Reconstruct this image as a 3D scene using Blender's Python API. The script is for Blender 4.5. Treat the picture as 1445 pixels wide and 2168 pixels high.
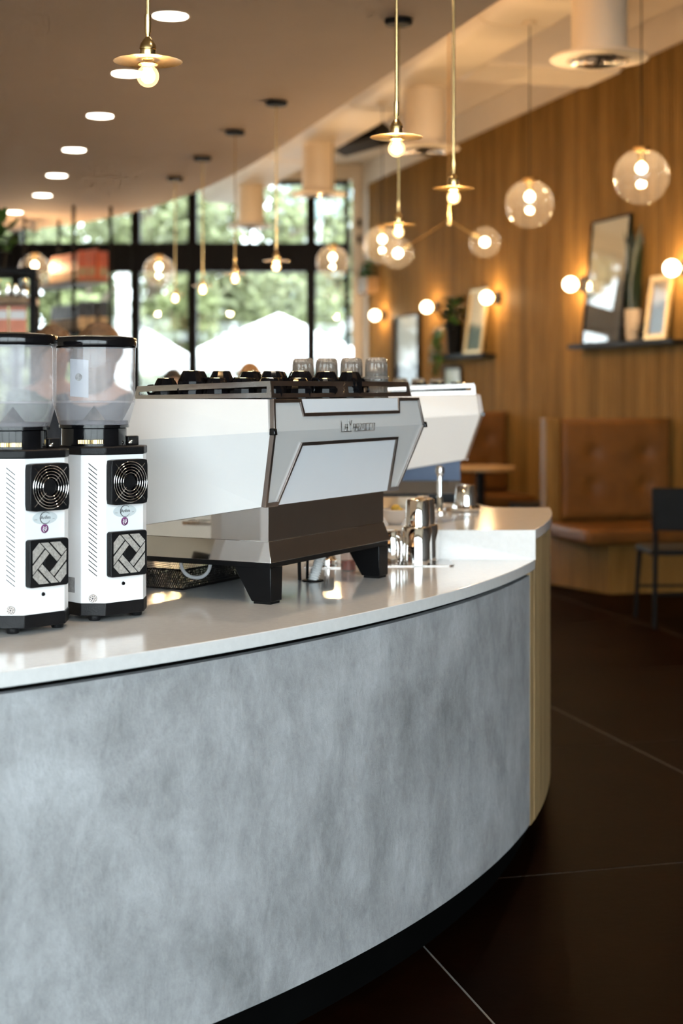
import bpy, bmesh, math, random
from mathutils import Vector, Matrix

random.seed(7)
sc = bpy.context.scene
for o in list(bpy.data.objects):
    bpy.data.objects.remove(o)
COL = sc.collection
PI = math.pi
R = math.radians

# ------------------------------------------------------------------ camera
# eye 1.434 m above the floor, looking level down the room (+Y); focal length 3300 px on the 1445 x 2168 frame
FPX, EYE = 3300.0, 1.434
cam = bpy.data.cameras.new('camera')
cam.sensor_fit = 'VERTICAL'
cam.sensor_height = 36.0
cam.sensor_width = 24.0
cam.lens = FPX / 2168 * 36.0
cam.shift_y = -(1084 - 822) / 2168.0
cam.clip_end = 300
cam.dof.use_dof = True
cam.dof.focus_distance = 3.62
cam.dof.aperture_fstop = 2.6
camo = bpy.data.objects.new('camera', cam)
camo.location = (0, 0, EYE)
camo.rotation_euler = (PI / 2, 0, 0)
COL.objects.link(camo)
sc.camera = camo

# ------------------------------------------------------------------ sky, daylight, exposure
world = bpy.data.worlds.new('sky')
sc.world = world
world.use_nodes = True
bg = world.node_tree.nodes['Background']
bg.inputs[0].default_value = (0.83, 0.925, 1.0, 1)
bg.inputs[1].default_value = 8.2

def daylight_portal(name, loc, rot, sx, sy):
    l = bpy.data.lights.new(name, 'AREA')
    l.shape = 'RECTANGLE'; l.size = sx; l.size_y = sy
    l.cycles.is_portal = True
    o = bpy.data.objects.new(name, l)
    o.location = loc; o.rotation_euler = rot
    COL.objects.link(o)

daylight_portal('daylight_portal_street', (-.2, -4.02, 2.1), (PI / 2, 0, 0), 12.8, 3.9)       # street windows behind the camera
daylight_portal('daylight_portal_patio', (-3.0, 20.1, 2.2), (-PI / 2, 0, 0), 6.6, 4.2)       # patio windows at the far end

sun = bpy.data.lights.new('sun', 'SUN')
sun.energy = 3.0
sun.angle = R(2)
sun.color = (1, .95, .86)
suno = bpy.data.objects.new('sun', sun)
suno.rotation_euler = (R(40), 0, R(-62))
suno.location = (-8, -4, 12)
COL.objects.link(suno)

vs = sc.view_settings
vs.view_transform = 'Standard'
vs.look = 'None'
vs.exposure = 0.62
vs.gamma = 1.0
vs.use_curve_mapping = False
cy = sc.cycles
cy.use_denoising = True
cy.max_bounces = 7
cy.use_adaptive_sampling = True
cy.adaptive_threshold = 0.09
cy.adaptive_min_samples = 8
cy.diffuse_bounces = 3
cy.glossy_bounces = 4
cy.transmission_bounces = 4
cy.transparent_max_bounces = 14
cy.sample_clamp_indirect = 6.0
cy.caustics_reflective = False
cy.caustics_refractive = False
cy.blur_glossy = 0.6

# ------------------------------------------------------------------ materials
MATS = {}

def nodes_of(m):
    m.use_nodes = True
    nt = m.node_tree
    return nt, nt.nodes, nt.links

def mat(name, col, rough=.5, metal=0.0, noise=None, bump=None, coat=0.0, spec=.5, rand=0.0, stretch=(1, 1, 1), dark=None, aniso=0.0, coords='Object', detail=5):
    """noise=(scale, amount): mottles base colour; bump=(scale, strength); rand: per-object brightness variation"""
    m = bpy.data.materials.new(name)
    nt, N, L = nodes_of(m)
    b = N['Principled BSDF']
    b.inputs['Base Color'].default_value = (*col, 1)
    b.inputs['Roughness'].default_value = rough
    b.inputs['Metallic'].default_value = metal
    b.inputs['Specular IOR Level'].default_value = spec
    b.inputs['Coat Weight'].default_value = coat
    b.inputs['Coat Roughness'].default_value = .08
    out = None
    if noise or bump:
        tc = N.new('ShaderNodeTexCoord')
        mp = N.new('ShaderNodeMapping')
        mp.inputs['Scale'].default_value = stretch
        L.new(tc.outputs[coords], mp.inputs['Vector'])
    if noise:
        tx = N.new('ShaderNodeTexNoise')
        tx.inputs['Scale'].default_value = noise[0]
        tx.inputs['Detail'].default_value = detail
        tx.inputs['Roughness'].default_value = .62
        L.new(mp.outputs[0], tx.inputs['Vector'])
        rp = N.new('ShaderNodeValToRGB')
        d = dark or tuple(c * (1 - noise[1]) for c in col)
        h = tuple(min(1, c * (1 + noise[1] * .6)) for c in col)
        rp.color_ramp.elements[0].position = .3
        rp.color_ramp.elements[1].position = .72
        rp.color_ramp.elements[0].color = (*d, 1)
        rp.color_ramp.elements[1].color = (*h, 1)
        L.new(tx.outputs['Fac'], rp.inputs['Fac'])
        out = rp.outputs[0]
    if rand:
        oi = N.new('ShaderNodeObjectInfo')
        mr = N.new('ShaderNodeMapRange')
        mr.inputs['To Min'].default_value = 1 - rand
        mr.inputs['To Max'].default_value = 1 + rand * .6
        L.new(oi.outputs['Random'], mr.inputs['Value'])
        mx = N.new('ShaderNodeMix')
        mx.data_type = 'RGBA'
        mx.blend_type = 'MULTIPLY'
        mx.inputs['Factor'].default_value = 1
        if out: L.new(out, mx.inputs[6])
        else: mx.inputs[6].default_value = (*col, 1)
        L.new(mr.outputs[0], mx.inputs[7])
        out = mx.outputs[2]
    if out: L.new(out, b.inputs['Base Color'])
    if bump:
        t2 = N.new('ShaderNodeTexNoise')
        t2.inputs['Scale'].default_value = bump[0]
        t2.inputs['Detail'].default_value = 6
        L.new(mp.outputs[0], t2.inputs['Vector'])
        bp = N.new('ShaderNodeBump')
        bp.inputs['Strength'].default_value = bump[1]
        bp.inputs['Distance'].default_value = .01
        L.new(t2.outputs['Fac'], bp.inputs['Height'])
        L.new(bp.outputs[0], b.inputs['Normal'])
    MATS[name] = m
    return m

def emit(name, col, strength):
    m = bpy.data.materials.new(name)
    nt, N, L = nodes_of(m)
    N.remove(N['Principled BSDF'])
    e = N.new('ShaderNodeEmission')
    e.inputs[0].default_value = (*col, 1)
    e.inputs[1].default_value = strength
    L.new(e.outputs[0], N['Material Output'].inputs[0])
    return m

def clear(name, tint=(1, 1, 1), gloss=.5, rough=.02, haze=0.0, hazecol=(.8, .8, .85), glow=None, base=.035):
    """thin clear glass or plastic: see-through, mirror-like at grazing angles, optional milky haze or warm inner glow"""
    m = bpy.data.materials.new(name)
    nt, N, L = nodes_of(m)
    N.remove(N['Principled BSDF'])
    tr = N.new('ShaderNodeBsdfTransparent'); tr.inputs[0].default_value = (*tint, 1)
    gl = N.new('ShaderNodeBsdfGlossy'); gl.inputs['Roughness'].default_value = rough
    lw = N.new('ShaderNodeLayerWeight'); lw.inputs['Blend'].default_value = .5
    pw = N.new('ShaderNodeMath'); pw.operation = 'POWER'; pw.inputs[1].default_value = 3.5
    L.new(lw.outputs['Facing'], pw.inputs[0])
    ma = N.new('ShaderNodeMath'); ma.operation = 'MULTIPLY_ADD'; ma.inputs[1].default_value = gloss; ma.inputs[2].default_value = base
    L.new(pw.outputs[0], ma.inputs[0])
    mx = N.new('ShaderNodeMixShader')
    L.new(ma.outputs[0], mx.inputs[0]); L.new(tr.outputs[0], mx.inputs[1]); L.new(gl.outputs[0], mx.inputs[2])
    last = mx
    if haze:
        df = N.new('ShaderNodeBsdfDiffuse'); df.inputs[0].default_value = (*hazecol, 1)
        m2 = N.new('ShaderNodeMixShader'); m2.inputs[0].default_value = haze
        L.new(last.outputs[0], m2.inputs[1]); L.new(df.outputs[0], m2.inputs[2]); last = m2
    if glow:
        e = N.new('ShaderNodeEmission'); e.inputs[0].default_value = (*glow[0], 1); e.inputs[1].default_value = glow[1]
        ad = N.new('ShaderNodeAddShader')
        L.new(last.outputs[0], ad.inputs[0]); L.new(e.outputs[0], ad.inputs[1]); last = ad
    L.new(last.outputs[0], N['Material Output'].inputs[0])
    return m

def concrete_mat():
    m = bpy.data.materials.new('trowelled_concrete')
    nt, N, L = nodes_of(m)
    b = N['Principled BSDF']
    b.inputs['Roughness'].default_value = .62
    tc = N.new('ShaderNodeTexCoord')
    def noise(scale, st, det=6, rough=.6, dist=0):
        mp = N.new('ShaderNodeMapping'); mp.inputs['Scale'].default_value = st
        L.new(tc.outputs['Object'], mp.inputs[0])
        t = N.new('ShaderNodeTexNoise'); t.inputs['Scale'].default_value = scale
        t.inputs['Detail'].default_value = det; t.inputs['Roughness'].default_value = rough; t.inputs['Distortion'].default_value = dist
        L.new(mp.outputs[0], t.inputs['Vector']); return t
    n1 = noise(2.6, (1, 1, .8), 7, .62, .5)
    n2 = noise(11, (1, 1, .55), 8, .7, .35)
    n3 = noise(55, (1, 1, .8), 8, .8, .2)
    def mathn(op, a, bb, v=None):
        q = N.new('ShaderNodeMath'); q.operation = op
        L.new(a, q.inputs[0])
        if v is None: L.new(bb, q.inputs[1])
        else: q.inputs[1].default_value = v
        return q.outputs[0]
    s = mathn('ADD', mathn('MULTIPLY', n1.outputs['Fac'], None, .46), mathn('MULTIPLY', n2.outputs['Fac'], None, .34))
    s = mathn('ADD', s, mathn('MULTIPLY', n3.outputs['Fac'], None, .20))
    rp = N.new('ShaderNodeValToRGB')
    E = rp.color_ramp.elements
    E[0].position = .38; E[0].color = (.195, .197, .202, 1)
    E[1].position = .64; E[1].color = (.475, .485, .505, 1)
    e = E.new(.5); e.color = (.325, .329, .338, 1)
    L.new(s, rp.inputs[0]); L.new(rp.outputs[0], b.inputs['Base Color'])
    h = mathn('ADD', mathn('MULTIPLY', n2.outputs['Fac'], None, .8), mathn('MULTIPLY', n3.outputs['Fac'], None, .5))
    bp = N.new('ShaderNodeBump'); bp.inputs['Strength'].default_value = .5; bp.inputs['Distance'].default_value = .012
    L.new(h, bp.inputs['Height']); L.new(bp.outputs[0], b.inputs['Normal'])
    return m

def wood_mat(name, c_dark, c_light, rough=.5, rand=.25, grain=(14, 14, .6), spec=.4):
    m = bpy.data.materials.new(name)
    nt, N, L = nodes_of(m)
    b = N['Principled BSDF']; b.inputs['Roughness'].default_value = rough; b.inputs['Specular IOR Level'].default_value = spec
    tc = N.new('ShaderNodeTexCoord'); oi = N.new('ShaderNodeObjectInfo')
    mp = N.new('ShaderNodeMapping'); mp.inputs['Scale'].default_value = grain
    L.new(tc.outputs['Object'], mp.inputs[0]); 
    cmb = N.new('ShaderNodeMath'); cmb.operation = 'MULTIPLY'; cmb.inputs[1].default_value = 37
    L.new(oi.outputs['Random'], cmb.inputs[0]); L.new(cmb.outputs[0], mp.inputs['Location'])
    t = N.new('ShaderNodeTexNoise'); t.inputs['Scale'].default_value = 3; t.inputs['Detail'].default_value = 6; t.inputs['Distortion'].default_value = .6
    L.new(mp.outputs[0], t.inputs['Vector'])
    rp = N.new('ShaderNodeValToRGB')
    rp.color_ramp.elements[0].position = .3; rp.color_ramp.elements[1].position = .7
    rp.color_ramp.elements[0].color = (*c_dark, 1); rp.color_ramp.elements[1].color = (*c_light, 1)
    L.new(t.outputs['Fac'], rp.inputs[0])
    mr = N.new('ShaderNodeMapRange'); mr.inputs['To Min'].default_value = 1 - rand; mr.inputs['To Max'].default_value = 1 + rand * .7
    L.new(oi.outputs['Random'], mr.inputs[0])
    mx = N.new('ShaderNodeMix'); mx.data_type = 'RGBA'; mx.blend_type = 'MULTIPLY'; mx.inputs['Factor'].default_value = 1
    L.new(rp.outputs[0], mx.inputs[6]); L.new(mr.outputs[0], mx.inputs[7])
    L.new(mx.outputs[2], b.inputs['Base Color'])
    return m

M = {}
M['concrete'] = concrete_mat()
M['quartz'] = mat('white_quartz', (.665, .66, .655), .11, noise=(60, .05), spec=.5)
M['enamel'] = mat('white_enamel', (.63, .63, .63), .28, noise=(3, .02), coat=.25)
M['enamel_door'] = mat('cool_white_enamel', (.80, .83, .88), .3, noise=(3, .02), coat=.2)
M['grinder_white'] = mat('white_powder_coat', (.88, .89, .91), .35, noise=(3, .015))
M['steel'] = mat('polished_steel', (.78, .76, .74), .06, 1, noise=(8, .04))
M['brushed'] = mat('brushed_steel', (.55, .52, .50), .24, 1, noise=(30, .1), stretch=(1, 1, 20))
M['trim_steel'] = mat('dark_brushed_steel', (.36, .31, .285), .32, 1, noise=(30, .08))
M['blue_steel'] = mat('dark_blue_metal', (.012, .028, .066), .35, .3, noise=(8, .1))  # blue reflection painted into the farther machine's lower body colour
M['dark_chrome'] = mat('dark_chrome', (.16, .15, .14), .12, 1, noise=(5, .03))
M['chrome'] = mat('chrome', (.88, .87, .85), .04, 1, noise=(5, .03))
M['black_plastic'] = mat('black_plastic', (.006, .006, .007), .42, noise=(40, .3), bump=(400, .12), spec=.22)
M['black_gloss'] = mat('black_gloss', (.004, .004, .005), .12, noise=(10, .2), spec=.4)
M['black_matte'] = mat('black_matte', (.005, .0045, .0045), .6, noise=(12, .3), spec=.12)
M['black_leg'] = mat('black_lacquer', (.003, .003, .0035), .32, noise=(12, .3), spec=.18)
M['cup_black'] = mat('black_glazed_ceramic', (.004, .004, .005), .10, noise=(10, .2), spec=.13)
M['gold_line'] = mat('gilt_edge', (.85, .62, .30), .2, 1, noise=(20, .1))
M['brass'] = mat('brushed_brass', (.72, .50, .22), .25, 1, noise=(40, .12), stretch=(1, 1, 8))
M['felt'] = mat('grey_felt', (.40, .38, .355), .95, noise=(160, .35), bump=(300, .5))
M['badge'] = mat('silver_badge', (.62, .67, .69), .35, 0, noise=(20, .08))
M['ink'] = mat('dark_ink', (.02, .022, .026), .6, noise=(20, .2))
M['purple'] = mat('purple_sticker', (.19, .05, .16), .4, noise=(60, .5))
M['white_print'] = mat('white_print', (.82, .82, .84), .5, noise=(20, .05))
M['label_grey'] = mat('grey_label', (.30, .30, .31), .5, noise=(90, .5))
M['hopper'] = clear('smoky_clear_plastic', (.93, .93, .945), .5, .06, .26, (.66, .65, .68))
M['hopper_dark'] = clear('smoky_plum_plastic', (.36, .34, .42), .3, .1, .15, (.20, .18, .24))
M['paper'] = mat('white_paper', (.55, .58, .63), .7, noise=(10, .05))
M['glass'] = clear('clear_glass', (.97, .98, .985), .35, .01)
M['globe_glass'] = clear('clear_globe_glass', (.965, .965, .97), .55, .02, .012, (.9, .9, .92))
M['pane'] = clear('window_glass', (.96, .98, .97), .5, .0)
M['frame_glass'] = clear('picture_glass', (.97, .98, .97), .12, .03, base=.008)
def solid_glass(name, tint):
    m = bpy.data.materials.new(name); nt, N, L = nodes_of(m)
    b = N['Principled BSDF']; b.inputs['Base Color'].default_value = (*tint, 1)
    b.inputs['Transmission Weight'].default_value = 1; b.inputs['IOR'].default_value = 1.47; b.inputs['Roughness'].default_value = .03
    tl = N.new('ShaderNodeBsdfTranslucent'); tl.inputs[0].default_value = (.95, .90, .84, 1)
    df = N.new('ShaderNodeBsdfDiffuse'); df.inputs[0].default_value = (.95, .90, .84, 1)
    a1 = N.new('ShaderNodeMixShader'); a2 = N.new('ShaderNodeMixShader'); a2.inputs[0].default_value = .2
    L.new(tl.outputs[0], a1.inputs[1]); L.new(df.outputs[0], a1.inputs[2])
    L.new(b.outputs[0], a2.inputs[1]); L.new(a1.outputs[0], a2.inputs[2])
    L.new(a2.outputs[0], N['Material Output'].inputs[0])
    return m
M['tumbler'] = solid_glass('pressed_glass', (1, .985, .965))
M['acrylic'] = clear('clear_acrylic', (.93, .94, .95), .4, .02, .05)
M['bulb_glass'] = clear('warm_bulb_glass', (1, .95, .86), .35, .02, 0, glow=((1, .62, .26), .75))
M['filament'] = emit('filament', (1, .70, .36), 38)
M['opal'] = emit('opal_bulb', (1, .78, .50), 9)
M['frosted'] = clear('frosted_bulb', (1, .97, .92), .3, .1, 0, glow=((1, .80, .52), 5.0))
M['downlight'] = emit('downlight_lens', (1, .90, .74), 11)
M['cove_strip'] = emit('cove_strip', (1, .76, .48), 250)
M['ceiling'] = mat('taupe_ceiling_paint', (.54, .415, .31), .8, noise=(2, .04), bump=(60, .05))
M['ceiling_high'] = mat('cream_ceiling_paint', (.66, .55, .42), .8, noise=(2, .04))
M['duct'] = mat('cream_duct_paint', (.78, .68, .54), .55, noise=(3, .04))
M['plaster'] = mat('cream_wall_paint', (.70, .60, .48), .75, noise=(2, .05), bump=(50, .05))
M['dark_wall'] = mat('dark_wall_paint', (.055, .042, .034), .7, noise=(2, .1))  # colour of the added panel that darkens the steel's reflection
M['floor'] = mat('dark_polished_slate', (.006, .0018, .0006), .42, noise=(2.2, .5), bump=(30, .06), rand=.2, spec=.006)
M['grout'] = mat('pale_grout', (.17, .165, .155), .8, noise=(20, .2))
M['kick'] = mat('black_kick_plate', (.002, .002, .002), .7, noise=(9, .2), spec=.03)
M['gap'] = mat('black_shadow_gap_strip', (.002, .002, .002), .8, noise=(9, .2), spec=.03)
M['oak'] = wood_mat('oak_cladding', (.27, .17, .075), (.44, .30, .145), .5, .12)
M['wall_wood'] = wood_mat('stained_wall_wood', (.165, .084, .020), (.30, .172, .054), .6, .22, spec=.02)
M['bench_wood'] = wood_mat('bench_wood', (.13, .062, .014), (.23, .12, .03), .5, .1, spec=.15)
M['table_wood'] = wood_mat('table_wood', (.35, .2, .08), (.5, .32, .14), .4, .1)
M['shelf_wood'] = wood_mat('shelf_wood', (.16, .09, .035), (.30, .18, .08), .5, .1)
M['leather'] = mat('tan_brown_leather', (.135, .052, .0095), .5, noise=(5, .3), bump=(90, .15), spec=.2)
M['frame_black'] = mat('black_window_frame', (.006, .005, .005), .5, noise=(6, .2), spec=.1)
M['frame_gold'] = mat('gold_frame', (.50, .33, .13), .35, .6, noise=(30, .2))
M['terracotta_cream'] = mat('cream_pot', (.55, .42, .28), .7, noise=(12, .12))
M['pot_black'] = mat('black_pot', (.004, .004, .004), .7, noise=(12, .2), spec=.08)
M['leaf_dark'] = mat('dark_snake_leaf', (.018, .035, .014), .4, noise=(30, .5), rand=.3)
M['leaf'] = mat('green_leaf', (.05, .12, .022), .45, noise=(30, .4), rand=.35)
M['tree_leaf'] = mat('tree_leaf', (.135, .155, .06), .6, noise=(1.1, .6), rand=.2)
M['bark'] = mat('bark', (.10, .075, .05), .9, noise=(20, .4), bump=(30, .6))
M['canvas'] = mat('white_canvas', (.9, .9, .9), .8, noise=(2, .02))
M['paving'] = mat('pale_paving', (.38, .37, .35), .85, noise=(3, .15))
M['facade'] = mat('pale_facade', (.60, .64, .64), .8, noise=(1, .08))
M['facade_glass'] = mat('bluish_facade_glass', (.25, .34, .36), .15, noise=(2, .2))
M['bag_red'] = mat('orange_red_bag', (.60, .10, .022), .45, noise=(8, .3), rand=.2)
M['bag_tan'] = mat('tan_kraft_label', (.50, .32, .16), .7, noise=(20, .15), rand=.1)
M['bag_black'] = mat('black_foil_bag', (.010, .008, .008), .35, noise=(8, .3))
M['bag_pink'] = mat('salmon_bag', (.70, .25, .15), .5, noise=(10, .25), rand=.2)
M['hose'] = mat('grey_ribbed_hose', (.66, .66, .65), .45, noise=(20, .15))
M['cable'] = mat('grey_cable', (.40, .41, .43), .5, noise=(20, .1))
M['syrup'] = mat('red_syrup', (.40, .035, .02), .25, noise=(10, .2))
M['bottle_plastic'] = clear('squeeze_bottle_plastic', (.95, .85, .80), .3, .1, .25, (.8, .68, .6))
M['bowl'] = mat('white_bowl', (.62, .58, .55), .35, noise=(10, .05))
M['lemon'] = mat('lemon_peel', (.60, .38, .05), .5, noise=(30, .3), rand=.2)
M['blue'] = mat('blue_apron_panel', (.01, .035, .11), .5, noise=(20, .3))
M['skin'] = mat('skin', (.52, .30, .21), .55, noise=(20, .1))
M['hair_brown'] = mat('brown_hair', (.16, .075, .028), .6, noise=(30, .5), bump=(60, .9))
M['hair_black'] = mat('black_hair', (.010, .008, .008), .5, noise=(30, .5), bump=(60, .9))
M['hair_gold'] = mat('golden_brown_hair', (.28, .15, .06), .6, noise=(30, .4), bump=(60, .9))
M['shirt_dark'] = mat('dark_shirt', (.03, .03, .035), .9, noise=(20, .3), bump=(80, .3))
M['shirt_green'] = mat('green_shirt', (.03, .08, .04), .9, noise=(20, .3), bump=(80, .3))
M['trousers'] = mat('dark_trousers', (.02, .02, .028), .9, noise=(20, .3), bump=(80, .3))

def picture_mat(name, ground, shape, scale, thr, soft=.12, stretch=(1, 1, 1)):
    """flat printed picture: a dark landscape shape over a pale ground"""
    m = bpy.data.materials.new(name)
    nt, N, L = nodes_of(m)
    b = N['Principled BSDF']; b.inputs['Roughness'].default_value = .5; b.inputs['Specular IOR Level'].default_value = .1
    tc = N.new('ShaderNodeTexCoord'); mp = N.new('ShaderNodeMapping'); mp.inputs['Scale'].default_value = stretch
    L.new(tc.outputs['Generated'], mp.inputs[0])
    t = N.new('ShaderNodeTexNoise'); t.inputs['Scale'].default_value = scale; t.inputs['Detail'].default_value = 5
    L.new(mp.outputs[0], t.inputs['Vector'])
    sp = N.new('ShaderNodeSeparateXYZ'); L.new(tc.outputs['Generated'], sp.inputs[0])
    ad = N.new('ShaderNodeMath'); ad.operation = 'MULTIPLY_ADD'; ad.inputs[1].default_value = .55
    L.new(t.outputs['Fac'], ad.inputs[0])
    inv = N.new('ShaderNodeMath'); inv.operation = 'SUBTRACT'; inv.inputs[0].default_value = 1; L.new(sp.outputs[2], inv.inputs[1])
    L.new(inv.outputs[0], ad.inputs[2])
    rp = N.new('ShaderNodeValToRGB')
    rp.color_ramp.elements[0].position = thr; rp.color_ramp.elements[1].position = thr + soft
    rp.color_ramp.elements[0].color = (*ground, 1); rp.color_ramp.elements[1].color = (*shape, 1)
    L.new(ad.outputs[0], rp.inputs[0]); L.new(rp.outputs[0], b.inputs['Base Color'])
    return m

M['print_mountain'] = picture_mat('mountain_print', (.62, .50, .36), (.12, .095, .08), 4, .72)
M['print_street'] = picture_mat('street_print', (.62, .63, .62), (.10, .10, .11), 5, .95)
M['print_green'] = picture_mat('green_print', (.62, .55, .42), (.07, .10, .085), 3, .75)  # greenish reflection inside the gold frame, painted as a pattern
M['print_dark'] = picture_mat('dark_print', (.34, .30, .28), (.02, .018, .018), 6, .62)
M['print_pale'] = picture_mat('pale_print', (.60, .62, .58), (.45, .50, .46), 6, .7)

# ------------------------------------------------------------------ mesh helpers
class MB:
    def __init__(s):
        s.v = []; s.f = []
    def add(s, vs, fs):
        k = len(s.v)
        s.v += [tuple(p) for p in vs]
        s.f += [tuple(i + k for i in q) for q in fs]
        return s
    def box(s, x0, x1, y0, y1, z0, z1):
        v = [(x, y, z) for z in (z0, z1) for y in (y0, y1) for x in (x0, x1)]
        return s.add(v, [(0, 2, 3, 1), (4, 5, 7, 6), (0, 1, 5, 4), (2, 6, 7, 3), (0, 4, 6, 2), (1, 3, 7, 5)])
    def hexa(s, p):   # 8 points: bottom ring then top ring
        return s.add(p, [(0, 3, 2, 1), (4, 5, 6, 7), (0, 1, 5, 4), (1, 2, 6, 5), (2, 3, 7, 6), (3, 0, 4, 7)])
    def prism(s, poly, z0, z1):
        n = len(poly)
        v = [(x, y, z0) for x, y in poly] + [(x, y, z1) for x, y in poly]
        return s.add(v, [tuple(range(n))[::-1], tuple(range(n, 2 * n))] + [(i, (i + 1) % n, n + (i + 1) % n, n + i) for i in range(n)])
    def slab(s, pts, off):   # polygon in space thickened along vector off
        n = len(pts); o = Vector(off)
        v = [tuple(p) for p in pts] + [tuple(Vector(p) + o) for p in pts]
        return s.add(v, [tuple(range(n))[::-1], tuple(range(n, 2 * n))] + [(i, (i + 1) % n, n + (i + 1) % n, n + i) for i in range(n)])
    def lathe(s, prof, n=24, c=(0, 0, 0), cap=True, axis='z', rib=None, a0=0, a1=2 * PI):
        vs = []; fs = []
        full = abs(a1 - a0 - 2 * PI) < 1e-6
        m = n if full else n + 1
        for r, z in prof:
            for i in range(m):
                a = a0 + (a1 - a0) * i / n
                rr = r * (rib(a, z) if rib else 1)
                x, y = rr * math.cos(a), rr * math.sin(a)
                p = (x, y, z) if axis == 'z' else ((x, z, y) if axis == 'y' else (z, x, y))
                vs.append((p[0] + c[0], p[1] + c[1], p[2] + c[2]))
        for j in range(len(prof) - 1):
            for i in range(n):
                k = (i + 1) % m
                fs.append((j * m + i, j * m + k, (j + 1) * m + k, (j + 1) * m + i))
        if cap and full:
            if prof[0][0] > 1e-6: fs.append(tuple(range(m))[::-1])
            if prof[-1][0] > 1e-6: fs.append(tuple(range((len(prof) - 1) * m, len(prof) * m)))
        return s.add(vs, fs)
    def sphere(s, c, r, n=20, k=12, sx=1, sy=1, sz=1):
        prof = [(max(1e-5, r * math.sin(PI * i / k)), -r * math.cos(PI * i / k)) for i in range(k + 1)]
        t = MB().lathe(prof, n, cap=False)
        return s.add([(x * sx + c[0], y * sy + c[1], z * sz + c[2]) for x, y, z in t.v], t.f)
    def tube(s, pts, r, n=10, closed=False, cap=True):
        pts = [Vector(p) for p in pts]
        rr = r if isinstance(r, (list, tuple)) else [r] * len(pts)
        k = len(s.v); N = len(pts)
        prev = None
        for i, p in enumerate(pts):
            if closed: t = pts[(i + 1) % N] - pts[i - 1]
            else: t = pts[min(i + 1, N - 1)] - pts[max(i - 1, 0)]
            t.normalize()
            if prev is None:
                up = Vector((0, 0, 1)) if abs(t.z) < .9 else Vector((1, 0, 0))
                a = t.cross(up).normalized()
            else:
                a = (prev - t * prev.dot(t)).normalized()
            b = t.cross(a)
            prev = a
            for j in range(n):
                q = 2 * PI * j / n
                s.v.append(tuple(p + (a * math.cos(q) + b * math.sin(q)) * rr[i]))
        for i in range(N if closed else N - 1):
            for j in range(n):
                i2 = (i + 1) % N
                s.f.append((k + i * n + j, k + i * n + (j + 1) % n, k + i2 * n + (j + 1) % n, k + i2 * n + j))
        if cap and not closed:
            s.f.append(tuple(range(k, k + n))[::-1])
            s.f.append(tuple(range(k + (N - 1) * n, k + N * n)))
        return s
    def mesh(s, name, angle=35):
        me = bpy.data.meshes.new(name)
        me.from_pydata(s.v, [], s.f)
        bm = bmesh.new(); bm.from_mesh(me)
        bmesh.ops.recalc_face_normals(bm, faces=bm.faces)
        bm.to_mesh(me); bm.free()
        for p in me.polygons: p.use_smooth = True
        me.set_sharp_from_angle(angle=R(angle))
        return me
    def build(s, name, m, parent=None, bevel=0, loc=None, rot=None, angle=35, seg=2):
        me = s.mesh(name, angle)
        me.materials.append(m)
        o = bpy.data.objects.new(name, me)
        COL.objects.link(o)
        if parent: o.parent = parent
        if loc: o.location = loc
        if rot: o.rotation_euler = rot
        if bevel:
            b = o.modifiers.new('edge', 'BEVEL'); b.width = bevel; b.segments = seg; b.limit_method = 'ANGLE'; b.angle_limit = R(40)
        return o

def tag(o, label, cat, group=None, kind=None):
    o['label'] = label; o['category'] = cat
    if group: o['group'] = group
    if kind: o['kind'] = kind
    return o

def thing(name, label, cat, loc=(0, 0, 0), rz=0, group=None, kind=None):
    o = bpy.data.objects.new(name, None)
    o.empty_display_size = .05
    COL.objects.link(o)
    o.location = loc; o.rotation_euler = (0, 0, rz)
    return tag(o, label, cat, group, kind)

def share(src, parent, loc=None, rot=None, scale=None):
    o = src.copy(); COL.objects.link(o); o.parent = parent
    if loc is not None: o.location = loc
    if rot is not None: o.rotation_euler = rot
    if scale is not None: o.scale = scale
    return o

def dup(root, loc, rz=None, label=None, group=None):
    r = root.copy(); COL.objects.link(r); r.location = loc
    if rz is not None: r.rotation_euler = (0, 0, rz)
    if label: r['label'] = label
    if group: r['group'] = group
    for ch in list(root.children):
        c = share(ch, r)
        for g in list(ch.children): share(g, c)
    return r

def lamp(name, parent, loc, watts, col, radius=.03):
    l = bpy.data.lights.new(name, 'POINT'); l.energy = watts; l.color = col; l.shadow_soft_size = radius
    o = bpy.data.objects.new(name, l); COL.objects.link(o); o.parent = parent; o.location = loc
    return o

def struct(mb, name, m, label, cat, **k):
    return tag(mb.build(name, m, **k), label, cat, kind='structure')

def circ(r, n, c=(0, 0), a0=0, a1=2 * PI, end=True):
    return [(c[0] + r * math.cos(a0 + (a1 - a0) * i / n), c[1] + r * math.sin(a0 + (a1 - a0) * i / n)) for i in range(n + (1 if end else 0))]

def rrect(w, d, r, n=5):
    out = []
    for cx, cy_, a in ((w / 2 - r, d / 2 - r, 0), (-w / 2 + r, d / 2 - r, PI / 2), (-w / 2 + r, -d / 2 + r, PI), (w / 2 - r, -d / 2 + r, 1.5 * PI)):
        out += circ(r, n, (cx, cy_), a, a + PI / 2)
    return out

def clip(poly, h):
    for ax, sg in ((0, 1), (0, -1), (1, 1), (1, -1)):
        out = []
        for i in range(len(poly)):
            a, b = poly[i], poly[(i + 1) % len(poly)]
            ia, ib = a[ax] * sg <= h, b[ax] * sg <= h
            if ia: out.append(a)
            if ia != ib:
                t = (h * sg - a[ax]) / (b[ax] - a[ax])
                out.append((a[0] + (b[0] - a[0]) * t, a[1] + (b[1] - a[1]) * t))
        poly = out
        if not poly: break
    return poly

WARM = (1.0, .66, .34)

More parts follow.
